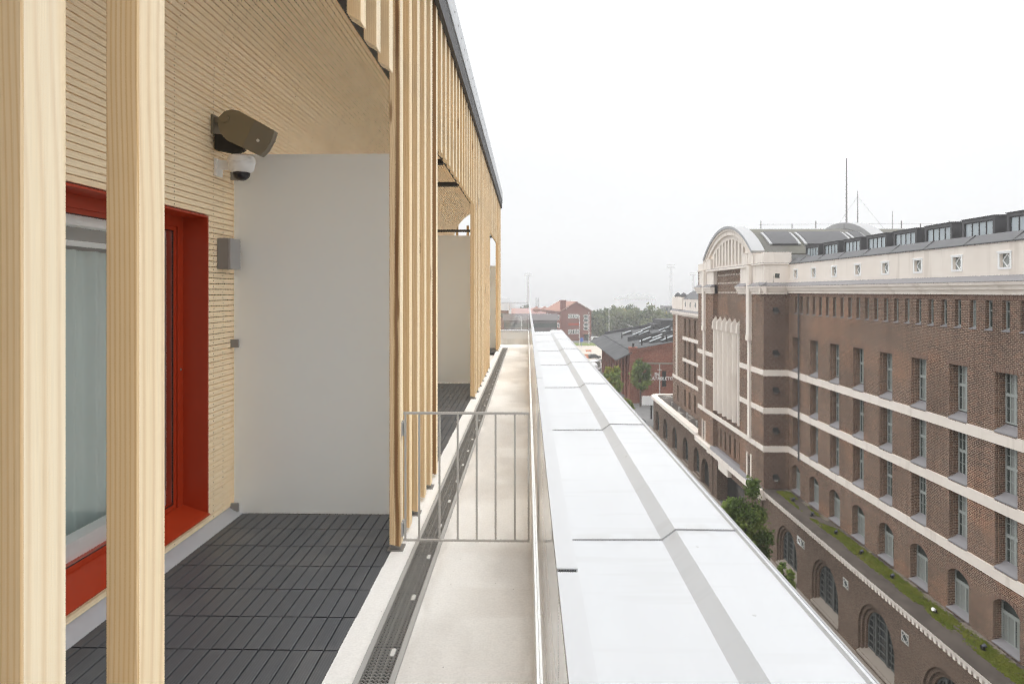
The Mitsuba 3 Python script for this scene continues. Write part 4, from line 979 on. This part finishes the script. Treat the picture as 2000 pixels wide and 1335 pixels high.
# moss on the podium roof
def mdens(x, y):
    q = meshkit.fbm(np.stack([x * 1.3, y * 0.45, 0 * x], -1), 4, 3)
    edge = np.clip(1 - np.abs(x - 23.15) / 0.62, 0, 1)
    return np.clip((q - 0.34) * 5, 0, 1) * np.clip(edge * 2.2, 0, 1)
single('moss', tufts(52000, 22.5, 23.85, 24, 61.0, -16.625, 0.075, 3, mdens), 'mat_moss', 'green moss growing in a strip along the podium roof at the foot of the brick wall', 'moss', kind='stuff')
single('moss_fringe', tufts(9000, 23.6, 23.97, 24, 61.5, -16.622, 0.05, 9, lambda x, y: meshkit.fbm(np.stack([x, y * .8, 0 * x], -1), 3, 8) > 0.5), 'mat_stone', 'brown litter lying along the wall foot on the podium roof', 'litter', kind='stuff')
lpos = [(34.2, 'blue-grey'), (38.1, 'white-lensed'), (30.9, 'dark'), (42.6, 'dark'), (46.5, 'dark'), (50.3, 'dark'), (54.4, 'dark'), (58.2, 'dark')]
for i, (y, c) in enumerate(lpos):
    k = thing('facade_spotlight', f'small {c} spotlight on the mossy podium roof, number {i + 1} of a row' if False else
              ['small blue-grey spotlight on the mossy ledge, nearest but one in the picture', 'small spotlight with bright white lens on the mossy ledge', 'nearest small dark spotlight on the mossy ledge at the lower right',
               'dark spotlight on the mossy ledge, first beyond the white-lensed one', 'dark spotlight on the mossy ledge, second beyond the white-lensed one', 'dark spotlight on the mossy ledge, third beyond the white-lensed one',
               'dark spotlight on the mossy ledge, fourth beyond the white-lensed one', 'farthest dark spotlight on the mossy ledge by the tower'][i], 'spotlight', 'spotlights along the podium roof')
    put('base', boxes((22.88, 23.16, y - 0.10, y + 0.10, -16.64, -16.58)), 'mat_black', k)
    put('head', move(rot(cyl((0, 0, 0), (0.17, 0, 0.08), 0.085, 12, 0.105), [0, 0, 1], 200 if i == 1 else 0), (23.0, y, -16.45)), 'mat_white' if i == 1 else 'mat_spot', k, smooth=40)
    puts('yoke', 'mat_black', k, (22.98, 23.06, y - 0.115, y - 0.09, -16.58, -16.40), (22.98, 23.06, y + 0.09, y + 0.115, -16.58, -16.40))
for i, y in enumerate((96.0, 101.0, 90.5, 106)):
    single('roof_vent', cat([cyl((22.9, y, -16.65), (22.9, y, -16.1), 0.09, 8), cyl((22.9, y, -16.1), (22.9, y, -15.95), 0.17, 8)]), 'mat_plaster', ['second', 'third', 'nearest', 'farthest'][i] + ' small vent stub on the bare podium roof beyond the tower', 'vent', 'vent stubs on the far podium roof')

# ------------------------------------------------------------------ trees
def leaves(centers, n_each, spread, size, seed):
    r = np.random.default_rng(seed)
    c = np.repeat(np.asarray(centers), n_each, 0)
    n = len(c)
    c = c + r.normal(0, 1, (n, 3)) * spread
    a = r.normal(0, 1, (n, 3)); a /= np.linalg.norm(a, axis=1, keepdims=True)
    b = np.cross(a, r.normal(0, 1, (n, 3))); b /= np.linalg.norm(b, axis=1, keepdims=True)
    s = (size * r.uniform(0.6, 1.3, n))[:, None]
    v = np.stack([c - a * s, c + b * s * 0.55, c + a * s, c - b * s * 0.55], 1).reshape(-1, 3)
    f = np.array([[0, 1, 2], [0, 2, 3]])
    return v, (f[None] + 4 * np.arange(n)[:, None, None]).reshape(-1, 3)
def crown_points(c, rad, n, seed, flat=0.25):
    r = np.random.default_rng(seed)
    out = []
    while len(out) < n:
        p = r.uniform(-1, 1, 3)
        q = np.linalg.norm(p)
        lim = 0.72 + 0.5 * (meshkit.noise(p * 2.1 + seed * 3.3, seed) - 0.3)
        if q < lim and (q > 0.35 or r.random() < 0.3):
            out.append(np.array(c) + p * np.array(rad))
    return np.array(out)
def tree(name, label, x, y, h, r, seed, mats, group, z0=GZ, leaf=0.5, n=60, each=26, trunk=0.25, base=0.25, sp=0.13, lobes=()):
    t = thing(name, label, 'tree', group)
    cz = z0 + h * (base + (1 - base) / 2)
    cp_ = crown_points((x, y, cz), (r, r, h * (1 - base) / 2), n, seed)
    for k_, (dx, dy, dz, lr, ln) in enumerate(lobes): cp_ = np.vstack([cp_, crown_points((x + dx, y + dy, cz + dz), (lr, lr, lr * 1.2), ln, seed + 7 * k_ + 1)])
    n = len(cp_)
    limbs = [cyl((x, y, z0), (x, y, z0 + h * (base + 0.25)), trunk, 8, trunk * 0.55)]
    for p in cp_[:: max(1, n // 10)]:
        limbs.append(cyl((x, y, z0 + h * (base + 0.05 + 0.2 * random.random())), p, trunk * 0.35, 5, trunk * 0.1))
    put('trunk', cat(limbs), 'mat_bark', t)
    half = n // 2
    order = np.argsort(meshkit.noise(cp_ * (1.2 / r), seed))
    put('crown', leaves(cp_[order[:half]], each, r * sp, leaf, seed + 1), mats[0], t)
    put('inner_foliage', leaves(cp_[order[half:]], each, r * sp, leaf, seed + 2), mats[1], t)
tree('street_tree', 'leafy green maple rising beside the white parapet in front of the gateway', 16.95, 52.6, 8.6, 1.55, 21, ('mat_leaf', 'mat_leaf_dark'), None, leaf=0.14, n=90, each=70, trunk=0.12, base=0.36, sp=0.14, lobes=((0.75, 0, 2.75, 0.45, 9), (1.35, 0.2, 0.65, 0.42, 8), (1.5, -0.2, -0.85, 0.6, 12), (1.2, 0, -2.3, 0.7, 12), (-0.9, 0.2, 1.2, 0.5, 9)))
tree('street_tree', 'small green treetop just below the maple, cut by the parapet edge', 18.0, 47.2, 5.3, 0.75, 33, ('mat_leaf', 'mat_leaf_dark'), None, leaf=0.13, n=16, each=110, trunk=0.08, base=0.55)
tree('young_tree', 'yellow-green young treetop peeping over the parapet near the black-roofed hall', 16.0, 125, 10.2, 1.7, 41, ('mat_leaf_yellow', 'mat_leaf'), 'young street trees', leaf=0.35, n=70, each=30, trunk=0.12, base=0.35)
tree('young_tree', 'second yellow-green young tree below the first, along the parapet edge', 15.5, 105, 7.4, 1.4, 42, ('mat_leaf_yellow', 'mat_leaf'), 'young street trees', leaf=0.32, n=70, each=30, trunk=0.12, base=0.35)
tree('young_tree', 'third low green young tree nearest along the parapet edge', 16.0, 93, 4.6, 1.2, 43, ('mat_leaf_yellow', 'mat_leaf'), 'young street trees', leaf=0.3, n=60, each=30, trunk=0.12, base=0.35)
tree('maple_tree', 'dark green tree standing before the red brick hall and partly hiding its letters', 23.6, 139.5, 10.0, 2.3, 44, ('mat_leaf', 'mat_leaf_dark'), None, leaf=0.32, n=60, each=30, trunk=0.2, base=0.3)
ft = [(1166, 612, 17, 0), (1196, 597, 24, 0), (1178, 607, 20, 1), (1213, 604, 26, 2), (1180, 615, 20, 0), (1236, 604, 22, 0), (1222, 597, 20, 1), (1252, 615, 18, 0), (1272, 594, 26, 0), (1290, 606, 22, 0), (1303, 614, 24, 2), (1316, 612, 22, 2), (1263, 608, 18, 1), (1160, 605, 14, 1)]
fl = ['tall green tree of the park row, behind the lamp posts', 'yellowing tree of the park row']
descr = ['small green tree just right of the school gable', 'tall broad green tree left of the yellowing one in the park row', 'dark tree behind the second tall park tree', 'wide yellowing tree in the middle of the park row', 'low green tree in front of the park row near the lamp post',
         'green tree just right of the yellowing middle tree', 'dark pointed tree peeking behind the yellowing tree', 'thin green tree in the gap of the park row', 'tallest light green tree right of the gap in the park row', 'green tree right of the tallest one in the park row',
         'yellow-olive tree beside the grey block at the end of the park row', 'last olive tree of the park row, half hidden by the brick building', 'dark tree behind the gap in the park row', 'dark small tree behind the school gable']
for i, (u, v, wpx, c) in enumerate(ft):
    d = 335 + 9 * (i % 4) + (22 if c == 1 else 0)
    x = (u - 1030) / 1300 * d
    ztop = 1.5 - (v - 569) / 1300 * d
    tree('park_tree', descr[i], x, d, ztop - GZ + 1.0, wpx / 1300 * d * 1.05, 60 + i, (('mat_far_leaf', 'mat_far_dark'), ('mat_far_dark', 'mat_far_dark'), ('mat_far_yellow', 'mat_far_leaf'))[c], 'trees of the park row', leaf=0.75, n=80, each=26, trunk=0.3, base=0.08)
tree('park_tree', 'round bright green bush-like tree before the long dark shed', 6.5, 265, 6.5, 4.0, 91, ('mat_leaf', 'mat_far_leaf'), 'trees of the park row', leaf=0.6, n=60, each=26, trunk=0.2, base=0.05)
for i, (u, v) in enumerate(((1016, 597), (1028, 591), (1037, 601))):
    d = 470
    tree('distant_tree', ['left', 'middle', 'right'][i] + ' one of three faint trees behind the pink roofs', (u - 1030) / 1300 * d, d, 1.5 - (v - 569) / 1300 * d - GZ, 3.2, 95 + i, ('mat_far_dark', 'mat_far_dark'), 'faint trees behind the pink roofs', leaf=0.8, n=40, each=20, trunk=0.3, base=0.1)

# ------------------------------------------------------------------ black-roofed brick hall
h = thing('brick_hall', 'red brick hall with a broad black roof, skylights and white wall lettering', 'building')
HY0, HY1, HX0, HX1 = 144.0, 199.0, 22.6, 60.0
def rz(x): return -11.55 + 0.17 * (min(x, 41) - 22.6) - 0.17 * max(0, x - 41)
gp_ = [(HX0, GZ), (HX1, GZ), (HX1, rz(HX1)), (41, rz(41)), (HX0, rz(HX0))]
put('gable_wall', prism(Polygon(gp_).difference(sbox(29.0, -19.0, 29.9, -15.6)), HY0, HY0 + 0.5), 'mat_red_brick', h)
put('far_wall', prism(Polygon(gp_), HY1 - 0.5, HY1), 'mat_red_brick', h)
lw = unary_union([sbox(y - 1.0, -19.5, y + 1.0, -14.2) for y in np.arange(149, 197, 5.2)])
put('side_wall', slab(sbox(HY0 + 0.5, GZ, HY1 - 0.5, rz(HX0)).difference(lw), HX0, HX0 + 0.5), 'mat_red_brick', h)
sdw = mikit.ply(boxes((0.3, 0.35, -1.0, 1.0, -19.5, -14.2)), 'mat_darkpane'); spi = mikit.ply(boxes((-0.45, 0.0, -0.45, 0.45, GZ, -12.6)), 'mat_red_brick')
for y in np.arange(149, 197, 5.2):
    put('side_window', sdw, None, h, to_world=at(HX0, y, 0)); put('buttress', spi, None, h, to_world=at(HX0, y + 2.6, 0))
put('roof', prism(Polygon([(HX0 - 0.1, rz(HX0)), (41, rz(41)), (HX1 + 0.5, rz(HX1)), (HX1 + 0.5, rz(HX1) + 0.25), (41, rz(41) + 0.25), (HX0 - 0.1, rz(HX0) + 0.25)]), HY0 + 0.6, HY1 + 0.1), 'mat_felt', h)
put('canopy', (np.array([[22.5, 143.5, -11.5], [22.5, 200, -11.5], [19.0, 143.5, -13.2], [19.0, 200, -13.2], [22.5, 143.5, -11.75], [22.5, 200, -11.75], [19.0, 143.5, -13.35], [19.0, 200, -13.35]], float),
               np.array([[0, 1, 3], [0, 3, 2], [4, 6, 7], [4, 7, 5], [2, 3, 7], [2, 7, 6], [0, 2, 6], [0, 6, 4], [1, 5, 7], [1, 7, 3], [0, 4, 5], [0, 5, 1]])), 'mat_felt', h)
cs = [B(19.0 + 0.0, 22.5, y, y + 0.08, -13.4, -13.3) for y in (150,)]
put('gable_coping', prism(Polygon([(HX0 + 0.4, rz(HX0) + 0.02), (41, rz(41) + 0.12), (41, rz(41) + 0.75), (HX0 + 0.4, rz(HX0) + 0.65)]), HY0 - 0.25, HY0 + 0.59), 'mat_red_brick', h)
put('coping_cap', prism(Polygon([(HX0 + 0.4, rz(HX0) + 0.66), (41, rz(41) + 0.76), (41, rz(41) + 0.86), (HX0 + 0.4, rz(HX0) + 0.76)]), HY0 - 0.3, HY0 + 0.65), 'mat_felt', h)
put('corner_pier', boxes((HX0 - 0.6, HX0 + 0.95, HY0 - 0.45, HY0 + 0.9, GZ, -10.9), (HX0 - 0.75, HX0 + 1.1, HY0 - 0.6, HY0 + 1.05, -10.9, -10.5)), 'mat_red_brick', h)
put('pier_finial', move(lathe([(0.3, 0), (0.22, 0.4), (0.3, 0.8), (0.001, 1.0)], 8), (HX0 + 0.2, HY0 + 0.2, -10.5)), 'mat_black', h)
put('string_course', boxes((HX0 + 1.2, HX1, HY0 - 0.12, HY0 - 0.001, -14.1, -13.75)), 'mat_stone', h)
put('side_door', boxes((29.0, 29.9, HY0 + 0.3, HY0 + 0.4, -19, -15.6)), 'mat_darkpane', h)
put('fire_wall', prism(Polygon([(HX0 + 2.4, rz(HX0 + 2.4) + 0.26), (41, rz(41) + 0.26), (41, rz(41) + 1.1), (HX0 + 2.4, rz(HX0 + 2.4) + 1.3)]), 166, 166.6), 'mat_felt', h)
put('fire_wall', prism(Polygon([(HX0 + 0.4, rz(HX0) + 0.26), (41, rz(41) + 0.26), (41, rz(41) + 1.1), (HX0 + 0.4, rz(HX0) + 1.1)]), HY1 - 1, HY1), 'mat_felt', h)
put('ridge_monitor', boxes((37, 44, 186, 198, rz(41) - 0.4, rz(41) + 2.0), (35.5, 38, 187, 198, rz(37), rz(37) + 1.4), (44, 46, 187, 198, rz(45), rz(45) + 1.4)), 'mat_felt', h)
lid = mikit.ply((np.array([[-1.6, -0.9, 0.1], [1.6, -0.9, 0.1], [1.6, 0.9, 0.1], [-1.6, 0.9, 0.1], [1.3, -0.9, 1.25], [1.3, 0.9, 1.25]], float), np.array([[0, 1, 4], [1, 2, 5], [1, 5, 4], [2, 3, 5], [0, 4, 5], [0, 5, 3], [0, 3, 2], [0, 2, 1]])), 'mat_felt')
lgl = mikit.ply((np.array([[-1.5, -0.75, 0.2], [1.2, -0.75, 1.27], [1.2, 0.75, 1.27], [-1.5, 0.75, 0.2], [-1.5, -0.75, 0.14], [1.2, -0.75, 1.21], [1.2, 0.75, 1.21], [-1.5, 0.75, 0.14]], float), np.array([[0, 1, 2], [0, 2, 3], [4, 6, 5], [4, 7, 6], [0, 4, 5], [0, 5, 1], [1, 5, 6], [1, 6, 2], [2, 6, 7], [2, 7, 3], [3, 7, 4], [3, 4, 0]])), 'mat_skylight')
for x, y in ((27.5, 185), (29.5, 178), (30.8, 176), (33.5, 188), (31.0, 160), (28.0, 158), (29.6, 154), (31.8, 152), (33.5, 168), (36.5, 178), (37.5, 170), (34.5, 156)):
    k = put('skylight', lid, None, h, to_world=at(x, y, rz(x) + 0.2)); put('pane', lgl, None, k, to_world=at(x, y, rz(x) + 0.2))
for x, y in ((24.9, 176), (31.4, 151), (26.0, 152)): put('vent_pipe', cyl((x, y, rz(x)), (x, y, rz(x) + 1.7), 0.16, 8), 'mat_black', h)
def sign(txt, x, z, hgt):
    m = meshkit.text_mesh(txt, hgt, 0.08, bold=True)
    v = np.asarray(m.vertices)
    put('lettering', (np.stack([x + v[:, 0], HY0 - 0.02 - v[:, 2], z + v[:, 1]], 1), np.asarray(m.faces)), 'mat_white', h, label='white painted capital letters on the red brick gable')
sign('NYPL  IN', 24.6, -16.6, 0.62)
sign('Z ILLATABLETOU', 24.7, -17.5, 0.62)
single('lamp_post', cat([cyl((27.3, 138.0, GZ), (27.3, 138.0, -13.4), 0.11, 8, 0.08), B(26.9, 27.7, 137.9, 138.1, -14.7, -14.55)]), 'mat_gate', 'pale lamp post standing before the lettered brick gable', 'lamp post')

# ------------------------------------------------------------------ red school-like building
s = thing('gabled_brick_building', 'three-storey red brick building with a red tiled roof, chimney and white windows', 'building')
A0 = 10.0
def S(m): return move(rot(m, [0, 0, 1], A0), (16.4, 325, 0))
put('wall', S(cat([prism(Polygon([(0, GZ), (15.2, GZ), (15.2, -8.3), (7.6, -4.0), (0, -8.3)]), 0, 0.5), B(0, 0.5, 0.5, 36, GZ, -8.3), B(14.7, 15.2, 0.5, 36, GZ, -8.3), B(0.5, 14.7, 35.5, 36, GZ, -8.3)])), 'mat_wallbrown', s)
put('roof', S(prism(Polygon([(-0.8, -8.5), (7.6, -3.75), (16.0, -8.5), (16.0, -8.2), (7.6, -3.35), (-0.8, -8.2)]), -0.5, 36.5)), 'mat_roofred', s)
put('chimney', S(boxes((0.2, 2.6, 0.6, 3.0, -9.5, -2.7), (0.0, 2.8, 0.4, 3.2, -3.3, -2.9))), 'mat_wallbrown', s)
def swin(x0, x1, z0, z1):
    k = put('window', S(ring(x0, x1, -0.08, -0.01, z0, z1, 0.16) if False else boxes((x0, x0 + .2, -0.1, -0.01, z0, z1), (x1 - .2, x1, -0.1, -0.01, z0, z1), (x0 + .2, x1 - .2, -0.1, -0.01, z0, z0 + .22), (x0 + .2, x1 - .2, -0.1, -0.01, z1 - .22, z1))), 'mat_white', s)
    put('pane', S(boxes((x0 + .2, x1 - .2, -0.05, -0.012, z0 + .22, z1 - .22))), 'mat_pane', k)
for i in range(5):
    x = 3.5 + i * 1.15
    swin(x, x + 0.95, -11.6, -9.6); swin(x, x + 0.95, -19.2, -17.0)
for zz in (-11.6, -13.4, -15.6, -17.4): swin(11.4, 13.6, zz, zz + 1.7)
put('red_sign', S(boxes((3.6, 9.2, -0.12, -0.012, -15.0, -14.0))), 'mat_red', s)
put('doorway', S(boxes((11.6, 13.8, -0.06, -0.012, GZ, -19.4))), 'mat_darkpane', s)
put('door_canopy', S(boxes((10.8, 15.0, -1.6, -0.013, -19.3, -18.8))), 'mat_roofred', s)
for i in range(7):
    for zz in (-12.4, -16.4):
        k = put('side_window', S(boxes((-0.1, -0.01, 3.5 + i * 4.4, 6.6 + i * 4.4, zz, zz + 2.3))), 'mat_white', s)
        put('pane', S(boxes((-0.13, -0.101, 3.8 + i * 4.4, 6.3 + i * 4.4, zz + 0.3, zz + 2.0))), 'mat_pane', k)
# low buildings further left
def low(name, label, u0, u1, vtop, d, depth, roof_h, wall, roof, n=0, vr=None):
    t = thing(name, label, 'building')
    x0, x1 = (u0 - 1030) / 1300 * d, (u1 - 1030) / 1300 * d
    z1 = 1.5 - (vtop - 569) / 1300 * d
    put('wall', boxes((x0, x1, d, d + depth, GZ, z1)), wall, t)
    put('roof', slab(Polygon([(d - 0.6, z1 + 0.01), (d + depth + 0.6, z1 + 0.01), (d + depth / 2, z1 + roof_h)]), x0 - 0.5, x1 + 0.5), roof, t)
    for i in range(n):
        x = x0 + (i + 0.5) * (x1 - x0) / n
        put('window', boxes((x - 0.8, x + 0.8, d - 0.1, d - 0.01, z1 - 3.2, z1 - 1.2)), 'mat_pane', t)
    return t, x0, x1, z1
low('pink_roofed_house', 'low building with a broad pale red roof seen through the end glass', 1000, 1042, 616, 395, 14, 4.2, 'mat_wallbrown', 'mat_pinkroof', 6)
t_, x0_, x1_, z1_ = low('turreted_house', 'low pale red roofed building with two small roof turrets', 1041, 1073, 617, 380, 14, 4.6, 'mat_wallbrown', 'mat_pinkroof', 5)
for u in (1048, 1064):
    x = (u - 1030) / 1300 * 383
    put('turret', move(lathe([(2.0, -4), (2.0, 1.2), (2.5, 1.4), (1.2, 2.6), (0.001, 3.4)], 10), (x, 385, z1_ + 2.2)), 'mat_roofred', t_)
for u in (1047, 1051): put('flue', cyl(((u - 1030) / 1300 * 385, 385, z1_ + 5), ((u - 1030) / 1300 * 385, 385, z1_ + 10.5), 0.18, 6), 'mat_steel', t_)
t_, a_0, b_0, c_0 = low('long_shed', 'long low dark shed stretching in front of the pink roofs', 984, 1088, 625, 292, 16, 2.6, 'mat_shed', 'mat_shed', 14)
low('corner_house', 'brick house with a grey-green hipped roof at the far end of the walkway view', 968, 992, 606, 300, 14, 5.5, 'mat_wallbrown', 'mat_zinc', 3)
low('grey_block', 'plain grey flat block behind the last park trees', 1297, 1330, 597, 410, 14, 0.3, 'mat_grey', 'mat_zinc', 4)

# masts, lamps, vehicles, square
def mast(u, vtop, d, w, label, lattice):
    t = thing('light_mast', label, 'mast', 'faint harbour light masts')
    x = (u - 1030) / 1300 * d; zt = 1.5 - (vtop - 569) / 1300 * d
    if lattice:
        legs = []
        n = 14
        for sx, sy in ((-1, -1), (1, -1), (1, 1), (-1, 1)): legs.append(cyl((x + sx * w, d + sy * w, -24), (x + sx * w * 0.7, d + sy * w * 0.7, zt), 0.16, 5))
        for i in range(n):
            z0_, z1_2 = -20 + (zt + 20) * i / n, -20 + (zt + 20) * (i + 1) / n
            sgn = 1 if i % 2 else -1
            legs += [cyl((x - sgn * w * .85, d - w, z0_), (x + sgn * w * .85, d - w, z1_2), 0.10, 4), cyl((x - w * .85, d - w, z1_2), (x + w * .85, d - w, z1_2), 0.10, 4)]
        put('lattice', cat(legs), 'mat_gate', t)
    else:
        put('pole', cyl((x, d, -24), (x, d, zt), w, 10, w * 0.7), 'mat_gate', t)
    put('platform', boxes((x - 6, x + 6, d - 0.8, d + 0.8, zt - 1.4, zt), (x - 6, x + 6, d - 0.5, d + 0.5, zt + 2.2, zt + 3.0)), 'mat_gate', t)
mast(1031, 537, 1100, 2.1, 'faint thick light mast above the far end of the glass railing', False)
mast(1309, 521, 950, 1.6, 'faint tall lattice mast just left of the brick building', True)
mast(1352, 536, 1200, 1.7, 'faintest harbour mast, partly behind the arched brick tower', False)
for u, v, d, lab in ((1150, 609, 300, 'thin white flagpole in front of the gabled brick building'), (1189, 602, 318, 'pale lamp post before the park trees'), (1131, 617, 296, 'curved-arm street lamp at the front of the gabled brick building'), (1234, 636, 310, 'short street lamp near the black roof edge'), (1018, 618, 270, 'thin lamp post behind the end glass')):
    x = (u - 1030) / 1300 * d; zt = 1.5 - (v - 569) / 1300 * d
    arm = [cyl((x, d, GZ), (x, d, zt), 0.14, 6, 0.09)]
    if 'lamp' in lab: arm += [cyl((x, d, zt), (x - 1.6, d, zt + 0.3), 0.08, 5), B(x - 2.2, x - 1.4, d - 0.15, d + 0.15, zt + 0.2, zt + 0.38)]
    single('street_lamp' if 'lamp' in lab else 'flagpole', cat(arm), 'mat_white', lab, 'lamp post' if 'lamp' in lab else 'flagpole')
def car(name, label, x, y, rzd, mat, L=4.6, W=1.8, Hh=1.5, cat_='car', box_=False):
    t = thing(name, label, cat_)
    if box_:
        side = [(-L / 2, 0.35), (L / 2, 0.35), (L / 2, 1.1), (L / 2 - 0.9, Hh * 0.95), (L / 2 - 1.2, Hh), (-L / 2 + 0.1, Hh), (-L / 2, Hh - 0.2)]
    else:
        side = [(-L / 2, 0.3), (L / 2, 0.3), (L / 2, 0.75), (L / 2 - 1.1, 0.95), (L / 2 - 1.8, Hh), (-L / 2 + 0.9, Hh), (-L / 2 + 0.1, 0.95)]
    m = prism(Polygon(side).buffer(-0.06).buffer(0.06), -W / 2, W / 2)
    g = [(L / 2 - 1.35, 0.98), (L / 2 - 1.85, Hh - 0.1), (-L / 2 + 1.0, Hh - 0.1), (-L / 2 + 0.6, 0.98)]
    gl = prism(Polygon(g), -W / 2 - 0.012, W / 2 + 0.012)
    P_ = lambda q: move(rot(q, [0, 0, 1], rzd), (x, y, GZ + 0.02))
    put('body', P_(m), mat, t, smooth=20)
    put('glazing', P_(gl), 'mat_darkpane', t)
    for sx in (-1, 1):
        for sy in (-1, 1):
            put('wheel', P_(cyl((sx * (L / 2 - 0.85), sy * (W / 2 - 0.2), 0.33), (sx * (L / 2 - 0.85), sy * (W / 2 + 0.02), 0.33), 0.33, 12)), 'mat_tyre', t)
car('parked_car', 'dark parked car in the street beyond the podium corner', 19.6, 118, 96, 'mat_car_dark')
car('white_van', 'white van parked beside the gabled brick building', 33.5, 318, 5, 'mat_car_white', 6.4, 2.2, 2.4, 'van', True)
car('white_van', 'white van parked by the side of the black-roofed hall', 20.5, 203, 60, 'mat_car_white', 6.0, 2.2, 3.0, 'van', True)
for i, (x, y, m) in enumerate(((24, 240, 'mat_car_dark'), (28, 232, 'mat_car_white'), (24, 222, 'mat_car_dark'), (37, 330, 'mat_car_dark'), (41, 332, 'mat_orange'), (-2, 270, 'mat_car_white'), (-6, 272, 'mat_car_white'))):
    car('parked_car', ['dark car on the paved square behind the hall', 'white car on the paved square, right of the dark one', 'dark car on the square nearest the hall', 'dark car before the park trees', 'reddish car before the park trees', 'right pale car before the long shed', 'left pale car before the long shed'][i], x, y, 10 + 25 * (i % 3), m)
single('site_container', boxes((16.3, 18.6, 176, 182, GZ + 0.02, GZ + 4.6)), 'mat_white', 'white site container beside the hall wall on the square', 'container')
for i, (x, y) in enumerate(((18.5, 228), (20.5, 236), (22.0, 244), (19.5, 252), (24.0, 262))):
    single('barrier', cat([B(x - 1.1, x + 1.1, y - 0.05, y + 0.05, GZ + 0.5, GZ + 1.1), B(x - 1.0, x - 0.9, y - 0.3, y + 0.3, GZ, GZ + 0.5), B(x + 0.9, x + 1.0, y - 0.3, y + 0.3, GZ, GZ + 0.5)]), 'mat_orange', f'{ORD[i]} orange road barrier, counted from the near end of the paved square', 'barrier', 'orange barriers on the square')
single('sign_post', cat([cyl((23.6, 290, GZ), (23.6, 290, GZ + 2.6), 0.07, 6), B(22.9, 24.3, 289.85, 290.0, GZ + 2.2, GZ + 3.9)]), 'mat_blue', 'small blue sign at the grass strip before the gabled building', 'sign')
t = thing('notice_board', 'white street notice board on a dark leg below the tree at the hall', 'sign')
put('board', boxes((21.6, 23.9, 126.0, 126.2, GZ + 2.6, GZ + 4.3)), 'mat_white', t); put('leg', boxes((23.2, 23.5, 126.05, 126.15, GZ, GZ + 2.6)), 'mat_black', t)

# island on the sea
nu_, nv_ = 90, 14
gu, gv = np.meshgrid(np.linspace(0, 1, nu_), np.linspace(-1, 1, nv_), indexing='ij')
ix = (1200 - 1030 + gu * 78) / 1300 * 2200
hh = np.sin(math.pi * gu) ** 0.55 * np.sqrt(np.clip(1 - gv ** 2, 0, 1)) * (5 + 17 * meshkit.fbm(np.stack([ix / 16.0, gv * 2, 0 * ix], -1), 4, 2))
iv = np.stack([ix, 2200 + gv * 40, -24.6 + hh], -1).reshape(-1, 3)
qi, qj = np.meshgrid(np.arange(nu_ - 1), np.arange(nv_ - 1), indexing='ij'); q_ = (qi * nv_ + qj).reshape(-1)
put('island', (iv, np.vstack([np.stack([q_, q_ + nv_, q_ + nv_ + 1], 1), np.stack([q_, q_ + nv_ + 1, q_ + 1], 1)])), 'mat_isle', kind='structure')

# haze box around everything
scene['haze'] = {'type': 'cube', 'to_world': T().translate([0, 5600, 10]).scale([7000, 6500, 36]), 'bsdf': {'type': 'null'}, 'interior': {'type': 'ref', 'id': 'haze_air'}}
labels['haze'] = {'label': 'thin pale sea mist over the harbour', 'category': 'haze', 'kind': 'stuff'}
